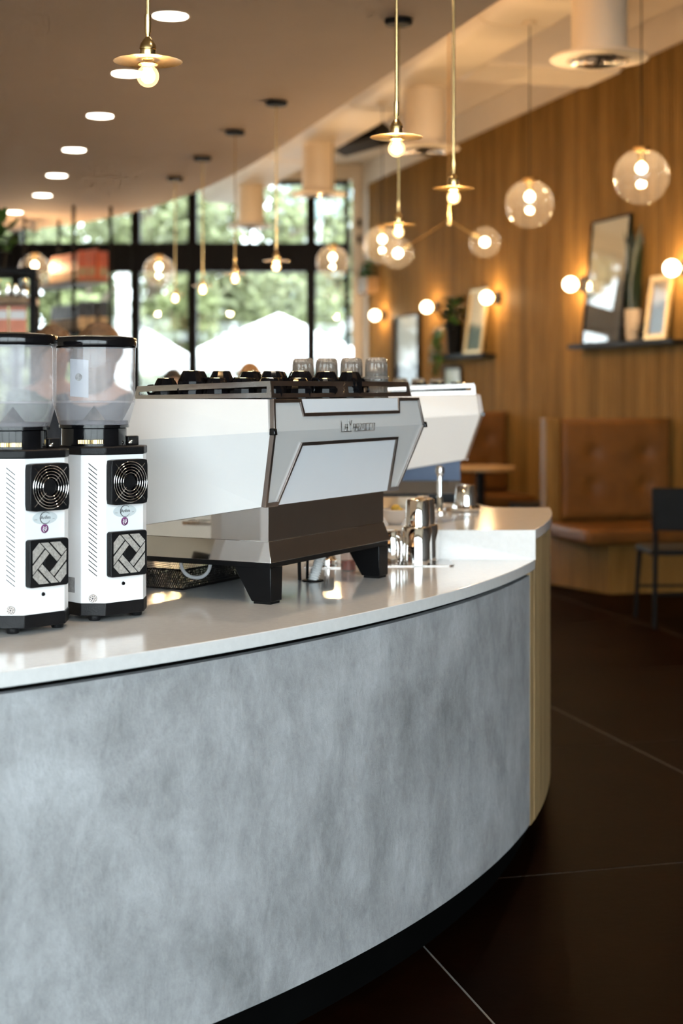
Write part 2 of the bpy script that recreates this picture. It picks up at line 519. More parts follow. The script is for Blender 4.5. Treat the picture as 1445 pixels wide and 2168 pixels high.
# ================================================================== THE ROOM
# the long wood wall runs along WD towards the camera from the far corner W0; WN points into the room
W0 = Vector((.344, 19.57)); WD = Vector((.2626, -.9649)); WN = Vector((-.9649, -.2626))
def wp(s, off=0.0, z=0.0):
    p = W0 + WD * s + WN * off
    return Vector((p.x, p.y, z))
WANG = math.atan2(WD.y, WD.x)           # local x of wall things runs along WD, local y = away from the room
Z_CEIL, Z_HIGH = 3.05, 4.30

# floor: big dark slabs in a grid square to the wood wall, pale joints between
base = MB().prism([(-8.2, -4.2), (7.3, -4.2), (.4, 20.2), (-8.2, 20.2)], -.12, -.0015)
floor = struct(base, 'floor', M['grout'], 'dark polished slab floor with thin pale joints', 'floor')
SL = 1.50
q0, w0 = 1.256, 4.281                 # one joint each way as seen beside the bar
qv, wv = Vector((.9649, .2626)), Vector((-.2626, .9649))
slab_mesh = None
g = .0035
for i in range(-8, 6):
    for j in range(-7, 13):
        c = qv * (q0 + (i + .5) * SL) + wv * (w0 + (j + .5) * SL)
        if not (-9.0 < c.x < 7.9 and -5 < c.y < 20.9): continue
        # keep inside the room outline
        if c.y > 20.0 - .62 and c.y < 20.9 and c.y > 20.35: continue
        if (c - W0).dot(WN) < -.5: continue
        if slab_mesh is None:
            fs = MB().box(-SL / 2 + g, SL / 2 - g, -SL / 2 + g, SL / 2 - g, -.0014, 0).build('floor_slab', M['floor'], floor)
            slab_mesh = fs
        else:
            fs = share(slab_mesh, floor)
        fs.location = (c.x, c.y, 0)
        fs.rotation_euler = (0, 0, math.atan2(qv.y, qv.x))

# wood wall: planks with fine ribs
wr = MB()
a, b = wp(-.4, -.02), wp(25.0, -.02)
wr.slab([(a.x, a.y, 0), (b.x, b.y, 0), (b.x, b.y, Z_HIGH), (a.x, a.y, Z_HIGH)], (.24, .066, 0))
wall_right = struct(wr, 'wall_right', M['plaster'], 'long wall clad in vertical stained wood planks below a cream band', 'wall')
PW = .104
pm = MB()
for k in range(4):
    x0 = k * PW / 4
    pm.box(x0 + .0035, x0 + PW / 4 - .0035, 0, .020 if k % 2 else .016, 0, 3.995)
pm.box(0.001, PW - .001, -.012, .006, 0, 3.995)
plank = None
for k in range(int(10.4 / PW)):
    if plank is None:
        plank = pm.build('plank', M['wall_wood'], wall_right); o = plank
    else:
        o = share(plank, wall_right)
    p = wp(k * PW, 0)
    # local +y must point into the room
    o.location = (p.x, p.y, 0); o.rotation_euler = (0, 0, WANG); o.scale = (1, -1, 1)

pa, pb = wp(10.42, 0), wp(25.0, 0)
MB().slab([(pa.x, pa.y, 0), (pb.x, pb.y, 0), (pb.x, pb.y, 3.995), (pa.x, pa.y, 3.995)], (WN.x * .02, WN.y * .02, 0)).build('dark_panel', M['dark_wall'], wall_right)  # dark panel added out of view to darken what the machine steel mirrors

# far wall with the black-framed patio windows (plane y = 19.95)
YB = 19.95
wb = MB()
wb.box(.14, .62, YB, YB + .2, 0, Z_HIGH)
wb.box(-8.2, .14, YB, YB + .2, 4.10, Z_HIGH)
wb.box(-8.2, .14, YB, YB + .2, 0, .35)
wall_back = struct(wb, 'wall_back', M['plaster'], 'cream end wall around the tall black-framed patio windows', 'wall')
xs = [-8.0, -6.3, -4.17, -2.64, -1.91, -.39, .10]
for i in range(len(xs) - 1):
    x0, x1 = xs[i], xs[i + 1]
    w = tag(bpy.data.objects.new('window_%d' % (i + 1), None), 'tall black-framed patio window bay with transom light', 'window', kind='structure')
    COL.objects.link(w); w.location = ((x0 + x1) / 2, YB + .08, .35)
    w['label'] = ['tall patio window bay far left, mostly hidden by shelving', 'patio window bay seen behind the hanging bag shelf', 'patio window bay with green trees, right of the bag shelf',
                  'narrow patio window bay left of the widest bay', 'widest patio window bay framing the white market tent', 'narrow patio window bay next to the cream wall corner'][i]
    h = (x1 - x0) / 2
    fr = MB()
    fr.box(-h, -h + .06, -.06, .06, 0, 3.75).box(h - .06, h, -.06, .06, 0, 3.75)
    fr.box(-h + .05, h - .05, -.06, .06, 3.69, 3.75).box(-h + .05, h - .05, -.06, .06, 0, .08)
    fr.build('window_frame', M['frame_black'], w)
    MB().box(-h + .05, h - .05, -.08, .08, 2.575, 2.945).build('transom_bar', M['frame_black'], w)
    MB().box(-h + .05, h - .05, -.004, .004, .08, 2.575).build('pane', M['pane'], w)
    MB().box(-h + .05, h - .05, -.004, .004, 2.945, 3.69).build('pane', M['pane'], w)

# left wall and the street front behind the camera (three big openings)
struct(MB().box(-8.4, -8.2, -4.2, 20.15, 0, Z_HIGH), 'wall_left', M['plaster'], 'cream painted wall behind the back bar', 'wall')
wf = MB()
wf.box(-8.2, -6.6, -4.2, -4.0, 0, Z_HIGH).box(6.2, 7.3, -4.2, -4.0, 0, Z_HIGH).box(-6.6, 6.2, -4.2, -4.0, 4.05, Z_HIGH).box(-6.6, 6.2, -4.2, -4.0, 0, .15)
struct(wf, 'wall_front', M['plaster'], 'street-side wall around the wide shop windows', 'wall')
for i, (x0, x1) in enumerate(((-6.6, -3.7), (-3.7, -.75), (-.75, 2.2), (2.2, 6.2))):
    w = tag(bpy.data.objects.new('window_%d' % (i + 7), None), ['street shop window at the back-bar wall', 'street shop window second from the back-bar wall', 'street shop window third from the back-bar wall', 'street shop window nearest the wood wall'][i], 'window', kind='structure')
    COL.objects.link(w); w.location = ((x0 + x1) / 2, -4.1, .15)
    h = (x1 - x0) / 2
    fr = MB().box(-h, -h + .06, -.05, .05, 0, 3.9).box(h - .06, h, -.05, .05, 0, 3.9).box(-h + .06, h - .06, -.05, .05, 3.84, 3.9).box(-h + .06, h - .06, -.05, .05, 0, .08)
    fr.build('window_frame', M['frame_black'], w)
    MB().box(-h + .06, h - .06, -.004, .004, .08, 3.84).build('pane', M['pane'], w)

# dropped taupe ceiling over the bar, its edge parallel to the wood wall and then curving away left
def bez(p0, p1, p2, p3, n):
    return [tuple(Vector(p0) * (1 - t) ** 3 + Vector(p1) * 3 * t * (1 - t) ** 2 + Vector(p2) * 3 * t * t * (1 - t) + Vector(p3) * t ** 3) for t in [i / n for i in range(1, n + 1)]]
edge = [(2.125, 1.0), (.655, 6.5), (.262, 7.95), (-.385, 10.35)] + bez((-.385, 10.35), (-1.0, 12.55), (-1.9, 15.4), (-4.2, 16.6), 18) + [(-6.2, 17.1), (-8.2, 17.3)]
struct(MB().prism(edge + [(-8.2, 6.0), (-4.4, 4.6), (-2.4, 1.0)], Z_CEIL, Z_HIGH - .02), 'ceiling', M['ceiling'], 'low taupe ceiling over the bar with a curved edge', 'ceiling', angle=20)
struct(MB().prism([(-8.4, -4.2), (7.4, -4.2), (.6, 20.15), (-8.4, 20.15)], Z_HIGH, Z_HIGH + .15), 'ceiling_high', M['ceiling_high'], 'high cream ceiling over the seating side', 'ceiling')

# warm strip light lying in a cove on the outer face of the low ceiling
cv = thing('cove_light', 'warm strip light hidden in a cove along the low ceiling edge', 'strip light', (.655, 6.5, 3.14), math.atan2(3.85, -1.04))
MB().box(-5.4, 3.9, -.13, -.005, 0, .015).build('cove_tray', M['duct'], cv)
MB().box(-5.4, 3.9, -.13, -.115, .015, .07).build('cove_lip', M['duct'], cv)
MB().box(-5.35, 3.85, -.07, -.045, .016, .024).build('strip', M['cove_strip'], cv)

# ================================================================== CEILING SERVICES
# broad cream duct parallel to the wood wall, with round drops
dline = Vector((-.262, .965))
DC = Vector((1.42, 8.59))              # under the first drop
dang = math.atan2(dline.y, dline.x)
du = thing('ventilation_duct', 'broad cream duct running below the high ceiling beside the low ceiling', 'duct', (DC.x, DC.y, 3.70), dang)
W_, H_, r_ = .31, .58, .16
pp = [(-W_ + r_ - r_ * math.sin(t), r_ - r_ * math.cos(t)) for t in [PI / 2 * i / 8 for i in range(8, -1, -1)]]
pp += [(W_ - r_ + r_ * math.sin(t), r_ - r_ * math.cos(t)) for t in [PI / 2 * i / 8 for i in range(9)]]
pp += [(W_, H_), (-W_, H_)]
MB().slab([(-10.5, y, z) for y, z in pp], (21.4, 0, 0)).build('duct_body', M['duct'], du, angle=50)
for xj in (-8, -5, -2, 1.2, 4.2, 7.2):
    MB().slab([(xj, y * 1.02, z * 1.02 - .006) for y, z in pp], (.05, 0, 0)).build('duct_joint', M['duct'], du, angle=50)
# branch duct to the wall
MB().box(2.55, 3.15, -1.35, -.28, .04, .5).build('branch_duct', M['duct'], du, bevel=.03)
lab = ['large round cream ceiling diffuser nearest the camera, top right', 'round cream ceiling diffuser behind the brass pendant', 'round cream ceiling diffuser in front of the window mullion', 'farthest small round cream ceiling diffuser against the windows']
drop = None
for i, (x, y) in enumerate(((1.42, 8.59), (.628, 11.83), (-.216, 14.6), (-1.02, 17.5))):
    if drop is None:
        drop = thing('ceiling_diffuser', lab[i], 'diffuser', (x, y, 3.234), 0, 'round ceiling diffusers on the duct')
        MB().lathe([(.152, .03), (.152, .470)], 32, cap=False).build('drop_pipe', M['duct'], drop)
        MB().lathe([(.10, .045), (.16, .05), (.262, .026), (.270, .012), (.262, .010), (.18, .004), (.17, .03), (.1, .035)], 40, cap=False).build('flange', M['duct'], drop)
        for r in (.155, .105, .055):
            MB().lathe([(r - .035, .012), (r, -.004), (r - .004, -.01), (r - .037, .006)], 32, cap=False).build('diffuser_ring', M['brushed'], drop)
        MB().lathe([(.0001, -.012), (.02, -.012), (.02, .03), (.0001, .03)], 16, cap=False).build('centre_cap', M['black_matte'], drop)
    else:
        dup(drop, (x, y, 3.234), 0, lab[i])

# dark speaker box under the high ceiling beyond the duct
sp = thing('wall_speaker', 'black wedge speaker below the high ceiling beside the duct', 'speaker', (.20, 16.5, 3.93), R(-15))
MB().hexa([(-.26, -.3, .0), (.26, -.3, .12), (.26, .3, .12), (-.26, .3, 0), (-.26, -.3, .02), (.26, -.3, .30), (.26, .3, .30), (-.26, .3, .22)]).build('cabinet', M['black_matte'], sp, bevel=.01)
MB().box(-.275, -.25, -.31, .31, -.005, .06).build('pale_edge', M['plaster'], sp)
MB().box(-.02, .02, -.02, .02, .2, .368).build('bracket', M['black_matte'], sp)

# recessed downlights; those above the near bar are added, unseen, to brighten the worktop
dn = None
ordw = ['first', 'second', 'third', 'fourth', 'fifth', 'sixth', 'seventh']
for i, (x, y) in enumerate(((-.742, 6.76), (-1.10, 8.0), (-1.43, 9.24), (-1.81, 10.56), (-2.16, 11.83), (-2.5, 13.04), (-3.0, 14.3), (-.38, 5.50), (-.02, 4.28), (.30, 3.05))):
    lb = 'round recessed downlight, %s of the row counted from the top of the picture' % ordw[i] if i < 7 else 'recessed downlight overhead above the near bar, %s' % ['farthest', 'middle one', 'nearest'][i - 7]
    if dn is None:
        dn = thing('downlight', lb, 'downlight', (x, y, Z_CEIL), 0, 'recessed downlights in the low ceiling')
        MB().lathe([(.074, -.002), (.082, -.005), (.086, -.003), (.087, .0)], 32, cap=False).build('trim_ring', M['plaster'], dn)
        MB().lathe([(.0001, -.0035), (.074, -.0035), (.074, -.001), (.0001, -.001)], 32, cap=False).build('lens', M['downlight'], dn)
        sl_ = bpy.data.lights.new('downlight_beam', 'SPOT'); sl_.energy = 18; sl_.color = (1, .84, .66); sl_.spot_size = R(110); sl_.spot_blend = .6; sl_.shadow_soft_size = .06
        so_ = bpy.data.objects.new('downlight_beam', sl_); COL.objects.link(so_); so_.parent = dn; so_.location = (0, 0, -.02)
        cur = dn
    else:
        cur = dup(dn, (x, y, Z_CEIL), 0, lb)
# ---- brass pendants
def pendant_parts():
    t = thing('brass_pendant', 'x', 'pendant lamp', (0, 0, 2.152), 0, 'brass disc pendants over the bar')
    H = Z_CEIL - 2.152
    MB().lathe([(.0001, H), (.062, H), (.062, H - .014), (.058, H - .024), (.0001, H - .024)], 32, cap=False).build('canopy', M['black_matte'], t)
    MB().tube([(0, 0, .098), (0, 0, H - .024)], .0048, 10).build('rod', M['brass'], t)
    MB().lathe([(.0001, .10), (.0072, .10), (.0072, .062), (.005, .056), (.005, .048), (.0001, .048)], 16, cap=False).build('swivel', M['brass'], t)
    MB().lathe([(.005, .052), (.010, .046), (.0165, .036), (.0185, .028), (.0185, .024), (.017, .023), (.0175, .010), (.016, .004), (.0001, .004)], 24, cap=False).build('socket', M['brass'], t)
    MB().lathe([(.012, .0035), (.050, .003), (.0755, -.001), (.0755, -.0022), (.05, .0015), (.012, .002)], 48, cap=False).build('disc_shade', M['brass'], t)
    MB().lathe([(.012, -.004), (.021, -.006), (.022, -.009), (.012, -.011)], 24, cap=False).build('collar_ring', M['brass'], t)
    prof = [(.012, -.006), (.0135, -.012)] + [(.0245 * math.sin(a), -.034 - .0245 * -math.cos(a) * -1 if False else -.034 + .0245 * math.cos(a)) for a in [R(35) + (PI - R(35)) * i / 14 for i in range(15)]]
    prof[-1] = (.0001, prof[-1][1])
    MB().lathe(prof, 24, cap=False).build('bulb', M['bulb_glass'], t)
    fm = MB()
    for k in range(4):
        a = k * PI / 2 + .3
        fm.tube([(.006 * math.cos(a), .006 * math.sin(a), -.018), (.0075 * math.cos(a), .0075 * math.sin(a), -.034), (.004 * math.cos(a), .004 * math.sin(a), -.048)], .0022, 6)
    fm.build('filament', M['filament'], t)
    lamp('pendant_light', t, (0, 0, -.034), 9, WARM, .022)
    return t
pen = None
plab = ['sharpest brass disc pendant with a clear bulb, above the grinders', 'brass disc pendant above the nearer espresso machine', 'brass disc pendant hanging in front of the branching globe lamp',
        'brass disc pendant hanging directly below and behind a larger one', 'brass disc pendant before the dark transom of the widest window', 'blurred brass pendant left of the one at the dark transom',
        'blurred brass pendant at the dark mullion between window bays', 'farthest and leftmost blurred brass pendant in the row']
for i, (x, y) in enumerate(((-.424, 3.416), (.157, 4.45), (.402, 5.59), (.25, 6.83), (-.367, 8.78), (-.668, 9.79), (-.97, 10.9), (-1.275, 11.96))):
    if pen is None:
        pen = pendant_parts(); pen.location = (x, y, 2.152); pen['label'] = plab[0]
    else:
        dup(pen, (x, y, 2.152), .4 * i, plab[i])

# ---- clear globe pendants over the seating side
gp_ = None
glab = ['largest clear glass globe pendant, upper right before the wood wall', 'clear glass globe pendant left of the largest one', 'clear glass globe pendant beside the branching lamp at the wall corner',
        'clear glass globe pendant in front of the narrow window bay', 'clear glass globe pendant before the left window bays', 'clear glass globe half hidden behind the bottle shelf']
for i, (x, y) in enumerate(((1.615, 8.4), (1.164, 9.65), (.325, 12.4), (-.08, 14.1), (-1.78, 15.2), (-2.95, 15.0))):
    zt = 2.574
    top = Z_CEIL if i == 5 else (Z_HIGH if i == 4 else 3.70)
    if gp_ is None or i >= 4:
        t = thing('globe_pendant', glab[i], 'pendant lamp', (x, y, zt), 0, 'clear globe pendants')
        prof = [(max(.0001, .15 * math.sin(PI * k / 22)), .15 * math.cos(PI * k / 22)) for k in range(2, 23)]
        MB().lathe(prof, 40, cap=False).build('globe', M['globe_glass'], t)
        MB().lathe([(.0001, .16), (.042, .158), (.046, .148), (.046, .136), (.018, .13), (.018, .078), (.0001, .076)], 24, cap=False).build('socket', M['brass'], t)
        MB().sphere((0, 0, .046), .030, 20, 12).build('bulb', M['frosted'], t)
        MB().tube([(0, 0, .155), (0, 0, top - zt - (.10 if i == 5 else .02))], .0035, 6).build('cord', M['black_matte'], t)
        ch_ = .1 if i == 5 else .02
        MB().lathe([(.0001, top - zt), (.045, top - zt), (.045, top - zt - ch_), (.0001, top - zt - ch_ - .002)], 20, cap=False).build('canopy', M['duct'], t)
        lamp('globe_light', t, (0, 0, .046), 26, WARM, .026)
        if gp_ is None: gp_ = t
    else:
        dup(gp_, (x, y, zt), 0, glab[i])

# ---- branching lamp with two small globes
br = thing('branching_lamp', 'branching brass lamp with two small clear globes on slanted arms', 'pendant lamp', (.69, 10.0, 2.51))
MB().tube([(0, 0, 0), (0, 0, Z_HIGH - 2.51)], .006, 8).build('rod', M['brass'], br)
MB().lathe([(.0001, .03), (.014, .03), (.016, 0), (.014, -.03), (.0001, -.03)], 16, cap=False).build('hub', M['brass'], br)
for (ex, ez) in ((-.29, -.185), (.19, -.115)):
    MB().tube([(0, 0, 0), (ex, 0, ez)], .006, 8).build('arm', M['brass'], br)
    dx = Vector((ex, 0, ez)).normalized()
    gc = Vector((ex, 0, ez)) + dx * .045
    gl = MB().sphere(gc, .1, 32, 20).build('globe', M['globe_glass'], br)
    MB().tube([(ex, 0, ez), tuple(Vector((ex, 0, ez)) + dx * -.05)], .02, 12).build('socket', M['brass'], br)
    MB().sphere(gc, .030, 20, 12).build('bulb', M['frosted'], br)
    lamp('branch_light', br, gc, 8, WARM, .026)

# ---- globe sconces on the wood wall
sc_ = None
slab_ = ['globe wall sconce nearest the window wall', 'globe wall sconce beside the trailing plant', 'globe wall sconce in front of the gold-framed mirror', 'globe wall sconce left of the tall mountain print', 'globe wall sconce at the right edge of the picture']
for i, s in enumerate((.77, 2.75, 4.59, 6.6, 8.43)):
    p = wp(s, .020, 2.312)
    if sc_ is None:
        sc_ = thing('globe_sconce', slab_[0], 'wall lamp', p, WANG, 'globe sconces on the wood wall')
        MB().lathe([(.0001, 0), (.062, 0), (.062, -.035), (.0001, -.035)], 28, cap=False, axis='y').build('wall_plate', M['black_matte'], sc_)
        MB().lathe([(.0001, -.03), (.026, -.03), (.026, -.075), (.0001, -.078)], 20, cap=False, axis='y').build('holder', M['brass'], sc_)
        MB().sphere((0, -.130, 0), .060, 28, 16).build('bulb', M['frosted'], sc_)
        lamp('sconce_light', sc_, (0, -.130, 0), 13, WARM, .055)
    else:
        dup(sc_, p, None, slab_[i])

# ================================================================== THE BAR
CB = (-3.28, 5.90)
RT, RC, RK, RI = 4.04, 4.031, 3.972, 2.95
ZT, ZU = .914, 1.0045
def arc(r, d0, d1, n):
    return circ(r, n, CB, R(d0), R(d1))
PH0 = -math.degrees(math.asin((CB[1] - 4.735) / RT))     # where the raised tier starts
PH1 = -math.degrees(math.asin((CB[1] - 5.62) / RT))      # and ends
def ring(r0, r1, d0, d1, z0, z1, n):
    o, i_ = arc(r1, d0, d1, n), arc(r0, d0, d1, n)
    m = MB(); k = n + 1
    vs = [(x, y, z) for z in (z0, z1) for (x, y) in o] + [(x, y, z) for z in (z0, z1) for (x, y) in i_]
    fs = []
    for j in range(n):
        fs += [(j, j + 1, k + j + 1, k + j), (2 * k + j, 3 * k + j, 3 * k + j + 1, 2 * k + j + 1), (k + j, k + j + 1, 3 * k + j + 1, 3 * k + j), (j, 2 * k + j, 2 * k + j + 1, j + 1)]
    fs += [(0, k, 3 * k, 2 * k), (n, 2 * k + n, 3 * k + n, k + n)]
    return m.add(vs, fs)
bar = thing('bar_counter', 'long curved bar with trowelled grey concrete front and oak end', 'bar counter', (0, 0, 0))
# lower front: concrete skin, its black kick plate and the black joint under the worktop
ring(RC - .05, RC, -84, PH0 - .60, .12, .871, 120).build('concrete_front', M['concrete'], bar)
ring(RC - .30, RK, -84, 60, 0, .122, 120).build('kick_plate', M['kick'], bar)
ring(RC - .30, RC - .022, -84, PH0 - .60, .871, .884, 90).build('shadow_gap', M['gap'], bar)
ring(RI + .08, RC - .06, -84, 60, .12, .874, 100).build('bar_carcass', M['black_matte'], bar)
# oak boards: an end board facing the camera and curved cladding round the far side
x0 = CB[0] + RC * math.cos(R(PH0 - .60)); y0_ = CB[1] + RC * math.sin(R(PH0 - .60))
eb = MB()
ta = R(PH0 - .60); tn = Vector((math.cos(ta), math.sin(ta))); tt = Vector((-tn.y, tn.x))
def pt(a, b): 
    q = Vector(CB) + tn * (RC + a) + tt * b
    return (q.x, q.y)
eb.prism([pt(-.05, .001), pt(.001, .001), pt(.002, .058), pt(-.05, .058)], .115, .883).build('end_board', M['oak'], bar, bevel=.001)
ns = 30; d_ = (60 - (PH0 + .30)) / ns
bw = 1.42
k = 0; a_ = PH0 + .30
while a_ < 58:
    top = .975 if a_ < PH1 - .3 else .884
    ring(RC - .05, RC + .003, a_, a_ + bw - .03, .115, top, 3).build('oak_board', M['oak'], bar, bevel=.0008)
    a_ += bw; k += 1
# worktops
y_r = 4.735
def worktop(d0, d1, cut0=None, cut1=None, z0=ZT - .03, z1=ZT, name='worktop', label='', n=90):
    o = arc(RT, d0, d1, n); i_ = arc(RI, d0, d1, n)
    if cut1 is not None:
        i_ = [p for p in i_ if p[1] < cut1 - .01] + [(CB[0] + math.sqrt(max(0, RI ** 2 - (cut1 - CB[1]) ** 2)), cut1)]
    if cut0 is not None:
        i_ = [(CB[0] + math.sqrt(max(0, RI ** 2 - (cut0 - CB[1]) ** 2)), cut0)] + [p for p in i_ if p[1] > cut0 + .01]
    return tag(MB().prism(o + i_[::-1], z0, z1).build(name, M['quartz'], None, bevel=.0018, angle=30), label, 'worktop')
worktop(-84, PH0, cut1=y_r, label='white quartz worktop of the low bar, under the grinders and nearer machine', name='low_worktop')
worktop(PH1, 60, cut0=5.62, label='white quartz worktop beyond the raised station, under the farther machine', name='far_worktop')
rt = thing('raised_worktop', 'raised white quartz worktop with upright front edge at the bar end', 'worktop', (0, 0, ZT))
oa = [p for p in circ(RT, 60, CB, R(PH0), R(PH1))]
MB().prism(oa + [(-.30, 5.62), (-.30, y_r)], ZU - .03 - ZT, ZU - ZT).build('top_slab', M['quartz'], rt, bevel=.0012, angle=30)
MB().box(-.30, CB[0] + math.sqrt(RT ** 2 - (y_r - CB[1]) ** 2) - .0015, y_r - .016, y_r - .0002, 0.0003, ZU - ZT).build('riser', M['quartz'], rt)
MB().box(-.28, .40, y_r + .03, 5.60, 0.0005, ZU - .031 - ZT).build('core', M['black_matte'], rt)

# ================================================================== ESPRESSO MACHINES
LW = .6526
def machine(name, label, loc, ang, logo=True, body='steel'):
    t = thing(name, label, 'espresso machine', loc, ang, 'white espresso machines on the bar')
    Tz, Cz, Bz = .494, .4187, .239
    Tx, Ty = .0751, -.048; Cx, Cy = .0904, -.0583; Bx, By = .0363, -.0022
    def up(x, z, o=0):      # point on the upper back plane, pushed out by o
        f = (Tz - z) / (Tz - Cz); return (x, Ty + (Cy - Ty) * f - o, z + o * .13)
    def lo(x, z, o=0):
        f = (Cz - z) / (Cz - Bz); return (x, Cy + (By - Cy) * f - o, z - o * .3)
    fy = .40
    cz_f, bz_f = Cz - .064 * (fy - Cy), Bz - .165 * (fy - By)
    for sgn in (0, 1):      # side shells
        X = (lambda x: -x) if sgn == 0 else (lambda x: LW + x)
        inn = .012 if sgn == 0 else -.012
        sm = MB()
        sm.slab([(X(Tx), Ty, Tz), (X(Cx), Cy, Cz), (X(Cx), fy, cz_f), (X(Tx), .345, Tz)], (inn, 0, 0))
        sm.slab([(X(Cx), Cy, Cz), (X(Bx), By, Bz), (X(Bx), fy, bz_f), (X(Cx), fy, cz_f)], (inn, 0, 0))
        sm.build('side_panel', M['enamel'], t, angle=5)
    bm_ = MB()
    bm_.slab([(-Tx, Ty, Tz), (LW + Tx, Ty, Tz), (LW + Cx, Cy, Cz), (-Cx, Cy, Cz)], (0, .012, 0))
    bm_.slab([(-Cx, Cy, Cz), (LW + Cx, Cy, Cz), (LW + Bx, By, Bz), (-Bx, By, Bz)], (0, .012, 0))
    bm_.build('back_panel', M['enamel'], t, angle=5)
    # doors set in the back panel
    MB().slab([up(.058, Tz - .001, .0015), up(LW - .058, Tz - .001, .0015), up(LW - .067, .458, .0015), up(.067, .458, .0015)], (0, .001, 0)).build('upper_door', M['enamel_door'], t)
    MB().slab([lo(.070, .383, .0015), lo(LW - .070, .383, .0015), lo(LW - .030, .2395, .0015), lo(.030, .2395, .0015)], (0, .001, 0)).build('lower_door', M['enamel_door'], t)
    def band(pts, fn, nm, w=.0085):
        m = MB()
        n = len(pts)
        L_, R_ = [], []
        for i, p in enumerate(pts):
            p = Vector(p)
            d1 = (p - Vector(pts[i - 1])).normalized() if i else None
            d2 = (Vector(pts[i + 1]) - p).normalized() if i < n - 1 else None
            d1 = d1 or d2; d2 = d2 or d1
            n1 = Vector((-d1.y, d1.x)); n2 = Vector((-d2.y, d2.x))
            b_ = (n1 + n2).normalized(); sc2 = 1 / max(.5, b_.dot(n1))
            L_.append(p + b_ * w * sc2); R_.append(p)
        for i in range(n - 1):
            q = [L_[i], L_[i + 1], R_[i + 1], R_[i]]
            m.slab([fn(a.x, a.y, .0045) for a in q], (0, .006, 0))
        return m.build(nm, M['trim_steel'], t, bevel=.0006, angle=25)
    # upper trim: along the top edge, dipping round the upper door
    band([(LW + Tx, Tz - .0085), (LW - .0506, Tz - .0085), (LW - .060, .4515), (.060, .4515), (.0506, Tz - .0085), (-Tx, Tz - .0085)][::-1], up, 'upper_trim')
    # lower trim: feet, slanted sides and the bar over the lower door
    band([(.0245, Bz - .001), (.0655, .382), (LW - .0655, .382), (LW - .0245, Bz - .001)], lo, 'lower_trim')
    for s in (0, 1):
        X = (lambda x: x) if s == 0 else (lambda x: LW - x)
        MB().slab([up(X(-Tx), Tz, .0045), up(X(-Tx + .008), Tz, .0045), up(X(-Cx + .0085), Cz, .0045), up(X(-Cx), Cz, .0045)], (0, .012, 0)).build('corner_trim', M['trim_steel'], t, bevel=.0006)
        MB().slab([lo(X(-Cx), Cz, .0045), lo(X(-Cx + .009), Cz, .0045), lo(X(-Bx + .011), Bz, .0045), lo(X(-Bx), Bz, .0045)], (0, .012, 0)).build('corner_trim', M['trim_steel'], t, bevel=.0006)
        MB().slab([lo(X(-Bx), Bz + .010, .005), lo(X(.022), Bz + .010, .005), lo(X(.0195), Bz - .001, .005), lo(X(-Bx), Bz - .001, .005)], (0, .006, 0)).build('trim_foot', M['trim_steel'], t)
        cx_ = X(-Cx)
        MB().hexa([(cx_ - .007, Cy - .010, Cz - .008), (cx_ + .007, Cy - .010, Cz - .008), (cx_ + .007, Cy + .006, Cz - .008), (cx_ - .007, Cy + .006, Cz - .008),
                   (cx_ - .006, Cy - .008, Cz + .008), (cx_ + .006, Cy - .008, Cz + .008), (cx_ + .006, Cy + .006, Cz + .008), (cx_ - .006, Cy + .006, Cz + .008)]).build('corner_knob', M['black_gloss'], t, bevel=.002)
    # mirror body and flared rim
    e = .0147
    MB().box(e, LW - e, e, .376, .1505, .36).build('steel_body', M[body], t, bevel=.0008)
    r_ = MB()
    zb, zt = .101, .1505
    ob = [(0, 0), (LW, 0), (LW, .362), (0, .362)]; tb = [(e - .001, e - .001), (LW - e + .001, e - .001), (LW - e + .001, .377), (e - .001, .377)]
    r_.hexa([(x, y, zb) for x, y in ob] + [(x, y, zt) for x, y in tb])
    r_.build('flared_rim', M['steel'], t, bevel=.0006)
    MB().box(.006, LW - .006, .006, .60, .088, .1005).build('black_chassis', M['black_leg'], t)
    for (lx, s) in ((.008, 1), (LW - .008, -1)):
        for (ly, q) in ((.004, 1), (.56, -1)):
            a, b2 = lx, lx + s * .052
            lm = MB().hexa([(a, ly, .006), (b2, ly, .006), (b2, ly + q * .055, .006), (a, ly + q * .055, .006), (a - s * .002, ly, .089), (b2 + s * .004, ly, .089), (b2 + s * .004, ly + q * .105, .089), (a - s * .002, ly + q * .105, .089)])
            lg = lm.build('leg', M['black_leg'], t, bevel=.002)
            MB().box(min(a, b2) + .004, max(a, b2) - .004, min(ly, ly + q * .055) + .004, max(ly, ly + q * .055) - .004, 0, .006).build('foot_pad', M['black_matte'], lg)
    # working side (faces the barista)
    MB().box(.02, LW - .02, .376, .60, .101, .135).build('drip_tray', M['brushed'], t, bevel=.003)
    MB().box(.0, LW, .30, .385, .36, .485).build('front_panel', M['enamel'], t, bevel=.004)
    for gx in (.18, .47):
        gh = MB().lathe([(.0001, .29), (.036, .29), (.04, .31), (.04, .345), (.03, .36), (.0001, .36)], 24, c=(gx, .44, 0), cap=False).build('group_head', M['chrome'], t)
        MB().box(gx - .03, gx + .03, .36, .45, .345, .40).build('group_neck', M['chrome'], t, bevel=.008)
        MB().tube([(gx, .47, .30), (gx, .54, .295), (gx, .62, .285)], [.012, .013, .015], 12).build('portafilter_handle', M['black_plastic'], t)
    for sx in (.03, LW - .03):
        MB().tube([(sx, .38, .40), (sx, .47, .39), (sx, .50, .30), (sx, .49, .18)], .005, 10).build('steam_wand', M['chrome'], t)
    # cup tray and guard rail
    MB().box(-.062, LW + .062, -.036, .345, .482, .4945).build('cup_tray', M['black_matte'], t)
    rz0, rz1 = .4975, .5375
    def back(x, z, o=0):
        f = (z - rz0) / (rz1 - rz0); return (x, -.0365 + .0065 * f - o, z)
    rail = MB()
    xl0, xl1 = -.0594, -.0548
